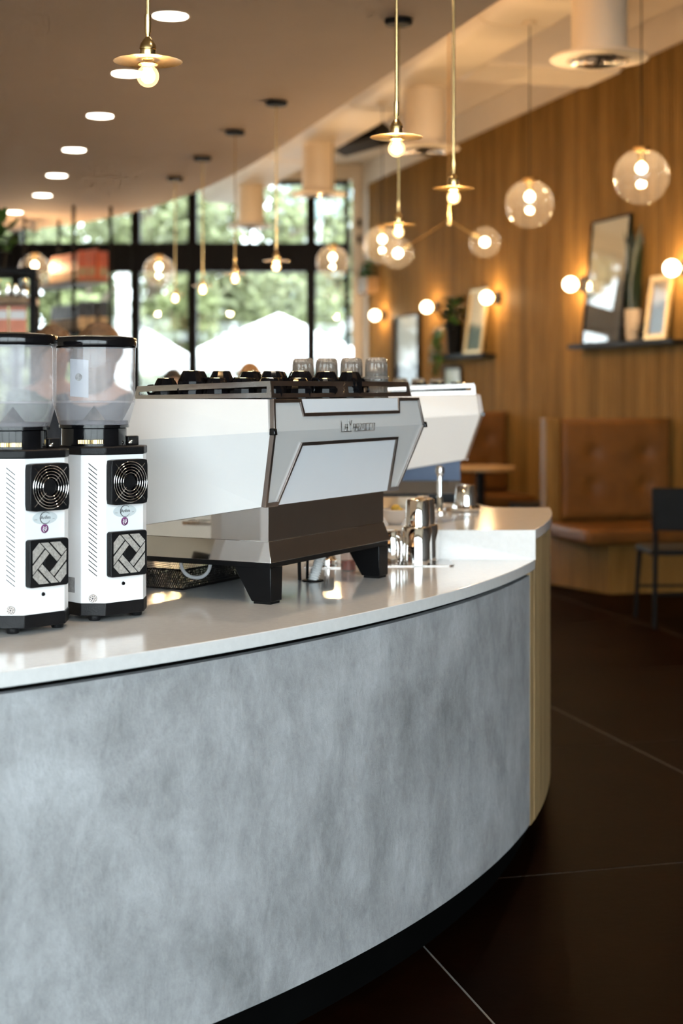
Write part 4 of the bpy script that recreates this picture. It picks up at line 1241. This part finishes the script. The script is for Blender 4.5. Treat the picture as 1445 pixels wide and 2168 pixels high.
# ================================================================== SEATING SIDE
QV = Vector((.9649, .2626)); BANG = math.atan2(QV.y, QV.x)
def bench(label, loc, L):
    t = thing('booth_bench', label, 'bench', (*loc, 0), BANG, 'brown leather booth benches along the wood wall')
    # base with angled outer corner, seat, tufted back, wooden end post
    MB().prism([(.20, -.66), (L, -.66), (L, .06), (.02, .06), (.02, -.02)], .0, .34).build('base', M['bench_wood'], t, bevel=.004)
    MB().box(.0, L, -.74, -.02, .345, .455).build('seat_cushion', M['leather'], t, bevel=.035, seg=3)
    MB().box(.0, .105, -.02, .10, .455, 1.215).build('end_post', M['bench_wood'], t, bevel=.006)
    MB().box(.105, L, .03, .10, .345, 1.20).build('back_board', M['bench_wood'], t)
    nx_, nz_ = 40, 26
    x0, x1, z0, z1 = .108, L - .004, .46, 1.21
    btn = [(x, z) for x in [.36 + .42 * k for k in range(int((L - .3) / .42) + 1)] for z in (.71, .96)]
    vs = []; fs = []
    for j in range(nz_ + 1):
        for i in range(nx_ + 1):
            x = x0 + (x1 - x0) * i / nx_; z = z0 + (z1 - z0) * j / nz_
            ed = min(1, min(x - x0, x1 - x) / .03) ; ez = min(1, min(z - z0, z1 - z) / .03)
            bul = .035 * math.sqrt(max(0, ed)) * math.sqrt(max(0, ez))
            for (bx, bz) in btn:
                d2 = (x - bx) ** 2 + (z - bz) ** 2
                bul -= .026 * math.exp(-d2 / .0035)
            vs.append((x, -.01 - bul, z))
    k = nx_ + 1
    for j in range(nz_):
        for i in range(nx_): fs.append((j * k + i, j * k + i + 1, (j + 1) * k + i + 1, (j + 1) * k + i))
    n0 = len(vs)
    vs += [(x0, .03, z0), (x1, .03, z0), (x1, .03, z1), (x0, .03, z1)]
    fs += [tuple(range(0, nx_ + 1)) + (n0 + 1, n0), tuple(range(nz_ * k, nz_ * k + k)) + (n0 + 2, n0 + 3),
           tuple(j * k for j in range(nz_ + 1)) + (n0 + 3, n0), tuple(j * k + nx_ for j in range(nz_ + 1)) + (n0 + 2, n0 + 1)]
    bk = MB().add(vs, fs).build('back_cushion', M['leather'], t, angle=60)
    for (bx, bz) in btn:
        MB().sphere((bx, -.018, bz), .014, 10, 6, 1, .5, 1).build('button', M['leather'], bk)
    return t
def room_len(p):   # run from p along QV to the wall face
    return (Vector(p) - W0).dot(WN) - .025
pA = Vector((1.492, 11.42)); pB = pA + wv * 3.35
bench('brown tufted booth bench with pale end post, right of the bar', pA, room_len(pA))
bench('farther brown booth bench behind the small table', pB, room_len(pB))
def table(label, loc, r_):
    t = thing('round_table', label, 'table', (*loc, 0))
    MB().lathe([(.0001, .715), (r_ - .02, .715), (r_, .725), (r_, .745), (r_ - .008, .752), (.0001, .752)], 40, cap=False).build('table_top', M['table_wood'], t)
    MB().lathe([(.0001, .71), (.12, .71), (.12, .70), (.038, .69), (.038, .02), (.0001, .02)], 24, cap=False).build('pedestal', M['black_matte'], t)
    MB().lathe([(.0001, 0), (.25, 0), (.25, .012), (.04, .025), (.0001, .025)], 32, cap=False).build('foot_plate', M['black_matte'], t)
table('small round wooden table on black pedestal before the farther bench', (1.215, 13.62), .31)
def chair(label, loc, rz):
    t = thing('dining_chair', label, 'chair', (*loc, 0), rz, 'black chairs at the booths')
    MB().prism(rrect(.44, .43, .05), .43, .465).build('seat', M['black_matte'], t, bevel=.008)
    vs = []; fs = []
    m = MB()
    n = 10
    ring_ = [(-.22 + .44 * i / n, .20 + .03 * math.cos(PI * (i / n - .5)) ) for i in range(n + 1)]
    poly = ring_ + [(x, y + .025) for x, y in ring_[::-1]]
    m.prism(poly, .58, .84).build('backrest', M['black_matte'], t, bevel=.008)
    for sx in (-1, 1):
        MB().tube([(sx * .19, -.18, .43), (sx * .21, -.21, 0)], [.016, .012], 10).build('leg', M['black_matte'], t)
        MB().tube([(sx * .20, .22, .62), (sx * .195, .20, .44), (sx * .215, .25, 0)], [.014, .016, .012], 10).build('leg', M['black_matte'], t)
    MB().tube([(-.2, -.195, .2), (.2, -.195, .2)], .009, 8).build('stretcher', M['black_matte'], t)
    MB().tube([(-.205, .225, .2), (.205, .225, .2)], .009, 8).build('stretcher', M['black_matte'], t)
chair('black chair in shadow at the right picture edge', (2.06, 9.55), R(-176))
chair('black chair seen dark behind the bar end, near the far table', (1.70, 13.15), R(-60))

# ---- ledges, pictures, plants on the wood wall
def wall_thing(name, label, cat, s, z, off=.020, group=None):
    p = wp(s, off, z)
    return thing(name, label, cat, p, WANG, group)        # local x = along wall to the camera, local -y = into the room
def ledge(label, s0, s1, z):
    t = wall_thing('picture_ledge', label, 'shelf', s0, z)
    MB().box(0, s1 - s0, -.13, -.001, -.028, 0).build('ledge_board', M['black_matte'], t, bevel=.002)
    MB().box(0, s1 - s0, -.138, -.130, -.028, .012).build('ledge_lip', M['black_matte'], t)
ledge('black ledge under the tall mountain print and snake plant', 6.55, 8.45, 1.79)
ledge('black ledge carrying the trailing plant and gold mirror', 2.85, 4.5, 1.77)
def framed(name, label, cat, s, z, w, h, mt, pm, lean=0.0, base_off=.022, fw=.018, dep=.025, glass='frame_glass'):
    p = wp(s, base_off, z)
    t = thing(name, label, cat, p, WANG)
    t.rotation_euler = (math.asin(-lean / h) if lean else 0, 0, WANG)
    f = MB()
    f.box(0, w, -dep, 0, 0, fw).box(0, w, -dep, 0, h - fw, h).box(0, fw, -dep, 0, fw, h - fw).box(w - fw, w, -dep, 0, fw, h - fw)
    f.build('frame', mt, t, bevel=.002)
    MB().box(fw, w - fw, -.010, -.002, fw, h - fw).build('picture', pm, t)
    MB().box(fw, w - fw, -.0165, -.0145, fw, h - fw).build('glass', M[glass], t)
    return t
framed('framed_print', 'tall mountain print leaning on the ledge behind the snake plant', 'picture', 6.80, 1.791, .74, 1.03, M['black_matte'], M['print_mountain'], lean=.095, base_off=.122, glass='pane')
framed('framed_photo', 'small gold-framed photo on the ledge right of the snake plant', 'picture', 7.89, 1.791, .36, .50, M['frame_gold'], M['print_dark'], lean=.06, base_off=.09, fw=.05)
framed('framed_mirror', 'gold-framed picture beside the trailing plant on its ledge', 'picture', 3.87, 1.771, .50, .66, M['frame_gold'], M['print_green'], lean=.08, base_off=.11, fw=.04)
framed('framed_print', 'small black-framed pale print hung below the trailing plant', 'picture', 3.0, 1.40, .55, .27, M['black_matte'], M['print_pale'], fw=.03)
framed('framed_print', 'large black-framed street print near the window end', 'picture', 1.25, 1.46, .93, .82, M['black_matte'], M['print_street'], base_off=.022, dep=.05)
# snake plant
pk = wall_thing('snake_plant', 'snake plant with dark upright leaves in a cream pot', 'plant', 7.645, 1.791, .075)
MB().lathe([(.0001, .0), (.050, 0), (.062, .05), (.068, .24), (.066, .26), (.060, .26), (.060, .22), (.0001, .22)], 28, cap=False).build('pot', M['terracotta_cream'], pk)
for k in range(14):
    a = k * 2.4; r0 = .015 + .035 * random.random(); hgt = random.uniform(.45, .76); ln = random.uniform(.02, .10)
    m = MB(); vs = []; fs = []
    d = Vector((math.cos(a), math.sin(a) * .6, 0)); sd = Vector((-d.y, d.x, 0)).normalized()
    for i in range(8):
        f = i / 7
        c = Vector((d.x * r0, d.y * r0, .21)) + d * ln * f * f + Vector((0, 0, hgt * f))
        w_ = .040 * (math.sin(PI * min(1, .25 + f * .75)) ** .8) + .001
        vs += [tuple(c - sd * w_), tuple(c + d * .008), tuple(c + sd * w_), tuple(c - d * .004)]
    for i in range(7):
        for j in range(4): fs.append((4 * i + j, 4 * i + (j + 1) % 4, 4 * i + 4 + (j + 1) % 4, 4 * i + 4 + j))
    m.add(vs, fs).build('leaf', M['leaf_dark'], pk, angle=60)
leaf_mesh = None
def leaf_part(parent, c, d, size, m):
    global leaf_mesh
    if leaf_mesh is None:
        leaf_mesh = {}
    if m.name not in leaf_mesh:
        t = MB()
        v = []; 
        for i in range(6):
            f = i / 5; w_ = .34 * math.sin(PI * (.08 + .92 * f)) ** .7
            v += [(f, -w_, -.25 * f * f), (f, 0, -.25 * f * f + .05), (f, w_, -.25 * f * f), (f, 0, -.25 * f * f - .01)]
        fs = [(4 * i + j, 4 * i + (j + 1) % 4, 4 * i + 4 + (j + 1) % 4, 4 * i + 4 + j) for i in range(5) for j in range(4)]
        o = t.add(v, fs).build('leaf', m, parent, angle=60)
        leaf_mesh[m.name] = o
    else:
        o = share(leaf_mesh[m.name], parent)
    o.location = c; o.scale = (size, size, size)
    o.rotation_euler = (0, -math.asin(max(-1, min(1, d[2]))), math.atan2(d[1], d[0]))
    return o
# small plant in dark pot by the photo
sp_ = wall_thing('small_potted_plant', 'small dark plant in a dark pot before the gold-framed photo', 'plant', 7.80, 1.791, .065)
MB().lathe([(.0001, 0), (.035, 0), (.048, .085), (.044, .085), (.0001, .075)], 20, cap=False).build('pot', M['pot_black'], sp_)
for k in range(16):
    a = random.uniform(0, 6.28); e = random.uniform(-.1, .9)
    leaf_part(sp_, (0, 0, .08 + random.uniform(0, .06)), (math.cos(a) * math.cos(e), math.sin(a) * math.cos(e), math.sin(e)), random.uniform(.05, .09), M['leaf_dark'])
# trailing plant
tp_ = wall_thing('trailing_plant', 'trailing leafy plant in a black pot on the ledge', 'plant', 3.5, 1.771, .095)
MB().lathe([(.0001, 0), (.072, 0), (.088, .30), (.086, .33), (.078, .33), (.077, .28), (.0001, .28)], 24, cap=False).build('pot', M['pot_black'], tp_)
for k in range(90):
    a = random.uniform(0, 6.28); e = random.uniform(-.6, 1.1); rr = random.uniform(.0, .22)
    c = (math.cos(a) * rr - .06, math.sin(a) * rr * .5 - .02, .36 + random.uniform(-.06, .26) - rr * .3)
    leaf_part(tp_, c, (math.cos(a) * math.cos(e), math.sin(a) * math.cos(e) * .7 - .2, math.sin(e)), random.uniform(.07, .13), M['leaf_dark' if k % 3 else 'leaf'])
for vn in range(5):
    bx = -.10 - .05 * vn; ll = random.uniform(.25, .48)
    vine = [(bx - .06 * math.sin(i / 9 * 3), -.10 - .02 * (i % 2), .32 - ll * i / 9) for i in range(10)]
    MB().tube(vine, .003, 5).build('vine', M['leaf'], tp_)
    for i, c in enumerate(vine[1:]):
        a = random.uniform(0, 6.28)
        leaf_part(tp_, c, (math.cos(a) * .8, math.sin(a) * .5 - .3, -.5), random.uniform(.06, .10), M['leaf'])
# small planter near the window corner
wpn = wall_thing('wall_planter', 'small dark wall planter with green sprigs at the window corner', 'plant', .12, 2.60)
MB().box(0, .42, -.16, -.001, 0, .20).build('planter_box', M['shelf_wood'], wpn, bevel=.004)
for k in range(46):
    a = random.uniform(0, 6.28); e = random.uniform(-.5, 1.2)
    leaf_part(wpn, (random.uniform(.0, .36), -.1, .2 + random.uniform(0, .18)), (math.cos(a) * math.cos(e), math.sin(a) * .6 - .2, math.sin(e)), random.uniform(.06, .11), M['leaf'])
# switches on the cream strip
for i, z in enumerate((3.55, 3.34)):
    o = MB().box(.20, .25, YB - .02, YB, z - .05, z + .05).build('wall_control', M['black_matte'], None, bevel=.004)
    tag(o, ['upper small black control box on the cream strip', 'lower small black control box on the cream strip'][i], 'wall control', 'control boxes on the cream strip')

# ================================================================== BACK BAR AND SHELVES
def bag(label, loc, rz, mt, lab_m, grp, w=.085, h=.25, d=.055, label_z=(.03, .11)):
    t = thing('coffee_bag', label, 'bag', loc, rz, grp)
    MB().hexa([(-w / 2, -d / 2, 0), (w / 2, -d / 2, 0), (w / 2, d / 2, 0), (-w / 2, d / 2, 0), (-w / 2 * .96, -d * .10, h), (w / 2 * .96, -d * .10, h), (w / 2 * .96, d * .10, h), (-w / 2 * .96, d * .10, h)]).build('bag_body', mt, t, bevel=.008)
    MB().box(-w / 2 * .97, w / 2 * .97, -d * .08, d * .08, h - .003, h + .018).build('folded_top', mt, t, bevel=.002)
    f0, f1 = label_z
    y0 = -d / 2 + (d * .4) * f0 / h - .002; y1 = -d / 2 + (d * .4) * f1 / h - .002
    MB().slab([(-w * .44, y0, f0), (w * .44, y0, f0), (w * .44, y1, f1), (-w * .44, y1, f1)], (0, -.002, 0)).build('bag_label', lab_m, t)
    return t
HA, HB, HC, HD = Vector((-2.37, 13.80)), Vector((-2.05, 13.86)), Vector((-2.70, 14.90)), Vector((-3.0, 14.76))
hsf = thing('hanging_shelf', 'black metal shelf hung from the low ceiling, holding coffee bags', 'shelf', (0, 0, 0))
for p in (HA, HB, HC, HD):
    MB().tube([(p.x, p.y, 1.62), (p.x, p.y, Z_CEIL)], .016, 8).build('hanger_rod', M['black_matte'], hsf)
for z in (2.40, 1.95):
    MB().prism([tuple(HA), tuple(HB), tuple(HC), tuple(HD)], z - .03, z).build('shelf_board', M['shelf_wood' if z > 2 else 'black_matte'], hsf)
da = (HC - HB); L_ = da.length; da.normalize()
fa_ = math.atan2(-da.x, da.y)             # bag front must face the right-hand side / camera
pos = ['nearest', 'second', 'third', 'fourth', 'fifth', 'sixth', 'seventh', 'eighth', 'ninth', 'tenth']
for k in range(9):
    q = HB + da * (.08 + k * .125) + Vector((-.10, -.02))
    bag('orange-red coffee bag with tan label, %s along the upper hanging shelf' % pos[k], (q.x, q.y, 2.40), math.atan2(da.y, da.x) + PI, M['bag_red'], M['bag_tan'], 'red coffee bags on the hanging shelf', w=.115, h=.26)
for k in range(3):
    q = HA + (HB - HA) * (.22 + .28 * k) + Vector((0, .05))
    bag('orange-red coffee bag at the shelf end, number %s from the front rod' % ['one', 'two', 'three'][k], (q.x, q.y - .0, 2.40), .15, M['bag_red'], M['bag_tan'], 'red coffee bags on the hanging shelf', w=.085, h=.24)
for k in range(9):
    q = HB + da * (.08 + k * .125) + Vector((-.10, -.02))
    bag('black coffee bag with kraft label, %s along the lower hanging shelf' % pos[k], (q.x, q.y, 1.95), math.atan2(da.y, da.x) + PI, M['bag_black'], M['bag_tan'], 'black coffee bags on the hanging shelf', w=.115, h=.24, label_z=(.01, .12))
for k in range(3):
    q = HA + (HB - HA) * (.22 + .28 * k) + Vector((0, .05))
    bag('black coffee bag at the lower shelf end, number %s from the front rod' % ['one', 'two', 'three'][k], (q.x, q.y, 1.95), .15, M['bag_black'], M['bag_tan'], 'black coffee bags on the hanging shelf', w=.09, h=.24, label_z=(.01, .12))

# nearer black-framed shelf with bottles, at the left picture edge
nsf = thing('bottle_shelf', 'black-framed shelf with wood boards at the left picture edge', 'shelf', (-1.78, 9.0, 0), R(8))
for (x, y) in ((0, 0), (0, .34), (-1.1, 0), (-1.1, .34)):
    MB().box(x - .02, x + .02, y - .02, y + .02, 0, 2.13).build('post', M['black_matte'], nsf)
for y in (0, .34):
    MB().box(-1.08, -.02, y - .02, y + .02, 2.09, 2.13).build('top_rail', M['black_matte'], nsf)
MB().box(-.02, .02, .02, .32, 2.09, 2.13).build('end_rail', M['black_matte'], nsf)
for z in (1.96, 1.745, 1.2, .5):
    MB().box(-1.09, .018, -.018, .36, z - .035, z).build('shelf_board', M['shelf_wood'], nsf, bevel=.002)
def near_pt(x, y, z):
    a = R(8); return (-1.78 + x * math.cos(a) - y * math.sin(a), 9.0 + x * math.sin(a) + y * math.cos(a), z)
bt0 = None
for k, (x, hh) in enumerate(((-.05, .11), (-.10, .075), (-.145, .08), (-.20, .10), (-.245, .085))):
    t = thing('steel_flask', '%s small steel flask from the post on the bottle shelf' % pos[k], 'flask', near_pt(x, .06, 1.96), 0, 'steel flasks on the bottle shelf')
    MB().lathe([(.0001, 0), (.017, 0), (.0185, .004), (.0185, hh * .62), (.009, hh * .78), (.009, hh * .9), (.0001, hh * .9)], 18, cap=False).build('flask_body', M['chrome'], t)
    MB().lathe([(.0105, hh * .88), (.0105, hh), (.0001, hh)], 14, cap=False).build('stopper', M['brass'], t)
for k in range(4):
    bag('%s salmon-coloured coffee bag from the post on the bottle shelf' % pos[k], near_pt(-.09 - k * .105, .08, 1.745), R(8), M['bag_pink'], M['white_print'], 'salmon coffee bags on the bottle shelf', w=.10, h=.15, label_z=(.09, .14))
pl = thing('hanging_plant', 'bushy green plant on top of the bottle shelf, left edge', 'plant', near_pt(-.22, .16, 2.13), 0)
MB().lathe([(.0001, 0), (.05, 0), (.065, .1), (.058, .1), (.0001, .09)], 18, cap=False).build('pot', M['pot_black'], pl)
for k in range(60):
    a = random.uniform(0, 6.28); e = random.uniform(-.3, 1.3); rr = random.uniform(0, .1)
    leaf_part(pl, (math.cos(a) * rr, math.sin(a) * rr, .1 + random.uniform(0, .2)), (math.cos(a) * math.cos(e), math.sin(a) * math.cos(e), math.sin(e)), random.uniform(.06, .1), M['leaf'])

# ================================================================== PEOPLE (mostly hidden behind the machines)
def skin_body(name, parent, verts, edges, radii, m, root=0):
    me = bpy.data.meshes.new(name); me.from_pydata(verts, edges, [])
    o = bpy.data.objects.new(name, me); COL.objects.link(o)
    if parent: o.parent = parent
    md = o.modifiers.new('skin', 'SKIN'); md.use_smooth_shade = True
    sd = me.skin_vertices[0].data
    for i, r_ in enumerate(radii):
        sd[i].radius = r_ if isinstance(r_, tuple) else (r_, r_)
        sd[i].use_root = (i == root)
    s2 = o.modifiers.new('sub', 'SUBSURF'); s2.levels = 1; s2.render_levels = 2
    me.materials.append(m)
    return o
def person(label, loc, rz, height, hair, shirt, curly=False):
    t = thing('person', label, 'person', loc, rz)
    k = height / 1.72
    t.scale = (k, k, k)
    V = [(0, 0, .96), (0, 0, 1.12), (0, -.005, 1.30), (0, 0, 1.42), (0, 0, 1.49), (0, -.012, 1.56), (0, -.02, 1.63), (0, -.01, 1.685)]
    Rr = [(.15, .11), (.135, .10), (.155, .11), (.11, .08), (.055, .055), (.068, .075), (.076, .092), (.05, .06)]
    E_ = [(i, i + 1) for i in range(7)]
    def chain(start, pts, rs):
        prev = start
        for p, r_ in zip(pts, rs):
            V.append(p); Rr.append(r_); E_.append((prev, len(V) - 1)); prev = len(V) - 1
        return prev
    for s in (-1, 1):
        chain(0, [(s * .095, 0, .86), (s * .10, -.005, .50), (s * .10, .02, .10), (s * .10, -.03, .045), (s * .105, -.14, .035)], [.085, .058, .042, .042, .03])
        w = chain(3, [(s * .175, 0, 1.395), (s * .225, .02, 1.12), (s * .20, -.16, .98), (s * .165, -.235, .985)], [.058, .042, .032, .033])
        for f in range(4):
            chain(w, [(s * (.19 - .017 * f), -.275 - .008 * (f in (1, 2)), .985), (s * (.185 - .017 * f), -.30 - .008 * (f in (1, 2)), .965), (s * (.18 - .016 * f), -.305, .945)], [.0085, .008, .007])
        chain(w, [(s * .135, -.25, .975), (s * .13, -.275, .962)], [.0095, .008])
    skin_body('body', t, V, E_, Rr, M['skin'])
    # nose, ears, eyes, mouth
    MB().sphere((0, -.112, 1.612), .013, 10, 8, .8, 1.1, 1.3).build('nose', M['skin'], t)
    for s in (-1, 1):
        MB().sphere((s * .077, -.005, 1.615), .022, 10, 8, .4, .8, 1.3).build('ear', M['skin'], t)
        MB().sphere((s * .031, -.096, 1.635), .011, 10, 8).build('eye', M['white_print'], t)
        MB().sphere((s * .031, -.104, 1.635), .005, 8, 6).build('iris', M['ink'], t)
    MB().sphere((0, -.098, 1.572), .02, 10, 6, 1.1, .4, .3).build('mouth', M['skin'], t)
    # clothes
    V2 = [(0, 0, .90), (0, 0, 1.12), (0, -.005, 1.30), (0, 0, 1.425), (0, 0, 1.465)]; R2 = [(.172, .135), (.155, .12), (.172, .125), (.125, .095), (.078, .075)]
    E2 = [(0, 1), (1, 2), (2, 3), (3, 4)]
    for s in (-1, 1):
        n = len(V2)
        V2 += [(s * .178, 0, 1.395), (s * .228, .02, 1.13), (s * .215, -.08, 1.05)]; R2 += [.072, .056, .05]
        E2 += [(3, n), (n, n + 1), (n + 1, n + 2)]
    skin_body('shirt', t, V2, E2, R2, shirt)
    V3 = [(0, 0, .98), (0, 0, .90)]; R3 = [(.165, .125), (.165, .125)]; E3 = [(0, 1)]
    for s in (-1, 1):
        n = len(V3)
        V3 += [(s * .098, 0, .82), (s * .102, -.005, .5), (s * .102, .02, .08)]; R3 += [.10, .075, .062]
        E3 += [(1, n), (n, n + 1), (n + 1, n + 2)]
    skin_body('trousers', t, V3, E3, R3, M['trousers'])
    for s in (-1, 1):
        MB().sphere((s * .103, -.06, .04), .05, 14, 10, .95, 2.1, .8).build('shoe', M['black_matte'], t)
    # hair: a cap over crown, sides and nape
    vs = []; fs = []
    nA, nB = 28, 14
    rnd = random.Random(int(height * 1000))
    for j in range(nB + 1):
        ph = PI * .72 * j / nB
        for i in range(nA):
            a = 2 * PI * i / nA
            fr_ = max(0, -math.sin(a))        # front
            cut = ph * (1 - .42 * fr_)
            b_ = 1 + (rnd.uniform(-.02, .13) if curly else rnd.uniform(-.01, .02))
            vs.append((.094 * b_ * math.sin(cut) * math.cos(a), .012 + .113 * b_ * math.sin(cut) * math.sin(a), 1.632 + .114 * b_ * math.cos(cut)))
    for j in range(nB):
        for i in range(nA): fs.append((j * nA + i, j * nA + (i + 1) % nA, (j + 1) * nA + (i + 1) % nA, (j + 1) * nA + i))
    ho = MB().add(vs, fs).build('hair', hair, t, angle=80)
    if curly:
        MB().sphere((0, .045, 1.535), .085, 16, 10, 1.05, .75, 1.35).build('hair_length', hair, t)
    so = ho.modifiers.new('thick', 'SOLIDIFY'); so.thickness = .012
    sb_ = ho.modifiers.new('sub', 'SUBSURF'); sb_.levels = 1; sb_.render_levels = 1
    return t
person('person with curly brown hair standing behind the right grinder', (-1.02, 6.6, 0), R(160), 1.68, M['hair_brown'], M['shirt_dark'], True)
person('person with brown hair behind the left grinder, farther off', (-1.36, 7.35, 0), R(40), 1.70, M['hair_brown'], M['shirt_green'], True)
person('person with black hair beyond the machine, left of the mullion', (-1.33, 12.3, 0), R(10), 1.57, M['hair_black'], M['shirt_dark'])
person('person with golden brown hair beyond the machine, below the tent', (-.68, 11.5, 0), R(200), 1.605, M['hair_gold'], M['shirt_green'])

# ================================================================== OUTSIDE
struct(MB().box(-40, 40, 20.3, 70, -.15, -.02), 'ground_patio', M['paving'], 'pale paved patio outside the windows', 'pavement')
struct(MB().box(-40, 40, -40, -4.4, -.15, -.02), 'ground_street', M['paving'], 'pale street pavement behind the camera', 'pavement')
def tent(label, c, w, z0, z1):
    t = thing('market_tent', label, 'tent', (c[0], c[1], 0))
    h = w / 2
    m = MB().add([(-h, -h, z0), (h, -h, z0), (h, h, z0), (-h, h, z0), (0, 0, z1)], [(0, 1, 4), (1, 2, 4), (2, 3, 4), (3, 0, 4)])
    m.build('canopy_roof', M['canvas'], t)
    v = MB()
    v.box(-h, h, -h - .01, -h, z0 - .18, z0).box(-h, h, h, h + .01, z0 - .18, z0).box(-h - .01, -h, -h, h, z0 - .18, z0).box(h, h + .01, -h, h, z0 - .18, z0)
    v.build('valance', M['canvas'], t)
    for sx in (-1, 1):
        for sy in (-1, 1):
            MB().box(sx * h - .025, sx * h + .025, sy * h - .025, sy * h + .025, 0, z0).build('pole', M['brushed'], t)
tent('large white market tent outside the widest window', (-1.02, 25.6), 3.0, 1.92, 2.66)
tent('farther white market tent left of the mullion', (-3.55, 28.4), 1.9, 1.9, 2.5)
def tree(label, c, h, r_, n, seed):
    t = thing('tree', label, 'tree', (c[0], c[1], -.02), 0, 'trees outside the windows')
    rn = random.Random(seed)
    MB().tube([(0, 0, 0), (.05, .03, h * .3), (-.04, 0, h * .62), (0, .05, h * .85)], [.16, .13, .09, .03], 10).build('trunk', M['bark'], t)
    for b_ in range(5):
        a = b_ * 1.26 + seed
        MB().tube([(0, 0, h * (.34 + .07 * b_)), (math.cos(a) * r_ * .35, math.sin(a) * r_ * .35, h * (.48 + .07 * b_)), (math.cos(a) * r_ * .7, math.sin(a) * r_ * .7, h * (.55 + .07 * b_))], [.06, .04, .015], 6).build('branch', M['bark'], t)
    vs = []; fs = []
    blobs = [(rn.uniform(-.6, .6) * r_, rn.uniform(-.6, .6) * r_, h * rn.uniform(.14, .92), rn.uniform(.26, .44) * r_) for _ in range(22)]
    for i in range(n):
        bx, by, bz, br_ = blobs[rn.randrange(22)]
        d = Vector((rn.gauss(0, 1), rn.gauss(0, 1), rn.gauss(0, 1))).normalized() * br_ * rn.uniform(.5, 1.0)
        p = Vector((bx, by, bz)) + d
        a = Vector((rn.gauss(0, 1), rn.gauss(0, 1), rn.gauss(0, 1))).normalized()
        b2 = a.orthogonal().normalized(); s = rn.uniform(.10, .17)
        k = len(vs)
        vs += [tuple(p - a * s), tuple(p + b2 * s * .5), tuple(p + a * s), tuple(p - b2 * s * .5)]
        fs.append((k, k + 1, k + 2, k + 3))
    me = bpy.data.meshes.new('foliage'); me.from_pydata(vs, [], fs); me.materials.append(M['tree_leaf'])
    o = bpy.data.objects.new('foliage', me); COL.objects.link(o); o.parent = t; o['kind'] = 'stuff'
for i, (x, y, h, r_) in enumerate(((-1.9, 32.5, 6.0, 2.2), (.4, 40, 8.5, 2.8), (-6.9, 31.5, 6.5, 2.1), (-12.2, 33, 8.0, 2.6), (-4.6, 37.6, 8.5, 2.3), (-6.0, 26.0, 4.4, 1.3), (-3.15, 30.4, 3.9, .95), (-5.0, 30.9, 4.4, 1.1), (-5.4, 46, 9.5, 2.8))):
    tree(['leafy green tree behind the white market tent', 'tall pale tree above the tent apex', 'bushy tree seen behind the hanging bag shelf', 'tree at the far left beyond the windows', 'tallest tree farthest behind the tents', 'small tree close to the left windows', 'low shrub-like tree just left of the widest bay', 'low bushy tree between hanging shelf and globe pendant', 'distant tree crown filling the gap behind the tents'][i], (x, y), h, r_, 5200, i + 1)
fb = thing('building', 'pale building with glass strips outside the narrow window bay', 'building', (2.6, 46, 0))
MB().box(-4.6, 4, 0, 5, 0, 9).build('facade_wall', M['facade'], fb)
for i in range(6):
    for j in range(3):
        wn = MB().box(-4.2 + i * 1.35, -3.2 + i * 1.35, -.06, .02, 1.0 + j * 2.7, 3.0 + j * 2.7).build('window', M['facade_glass'], fb)
pc = thing('white_post', 'pale round post outside left of the narrow bay', 'post', (-3.15, 22.5, -.02))
MB().lathe([(.0001, 0), (.14, 0), (.14, .06), (.09, .09), (.09, 3.3), (.13, 3.36), (.0001, 3.36)], 20, cap=False).build('post_shaft', M['canvas'], pc)
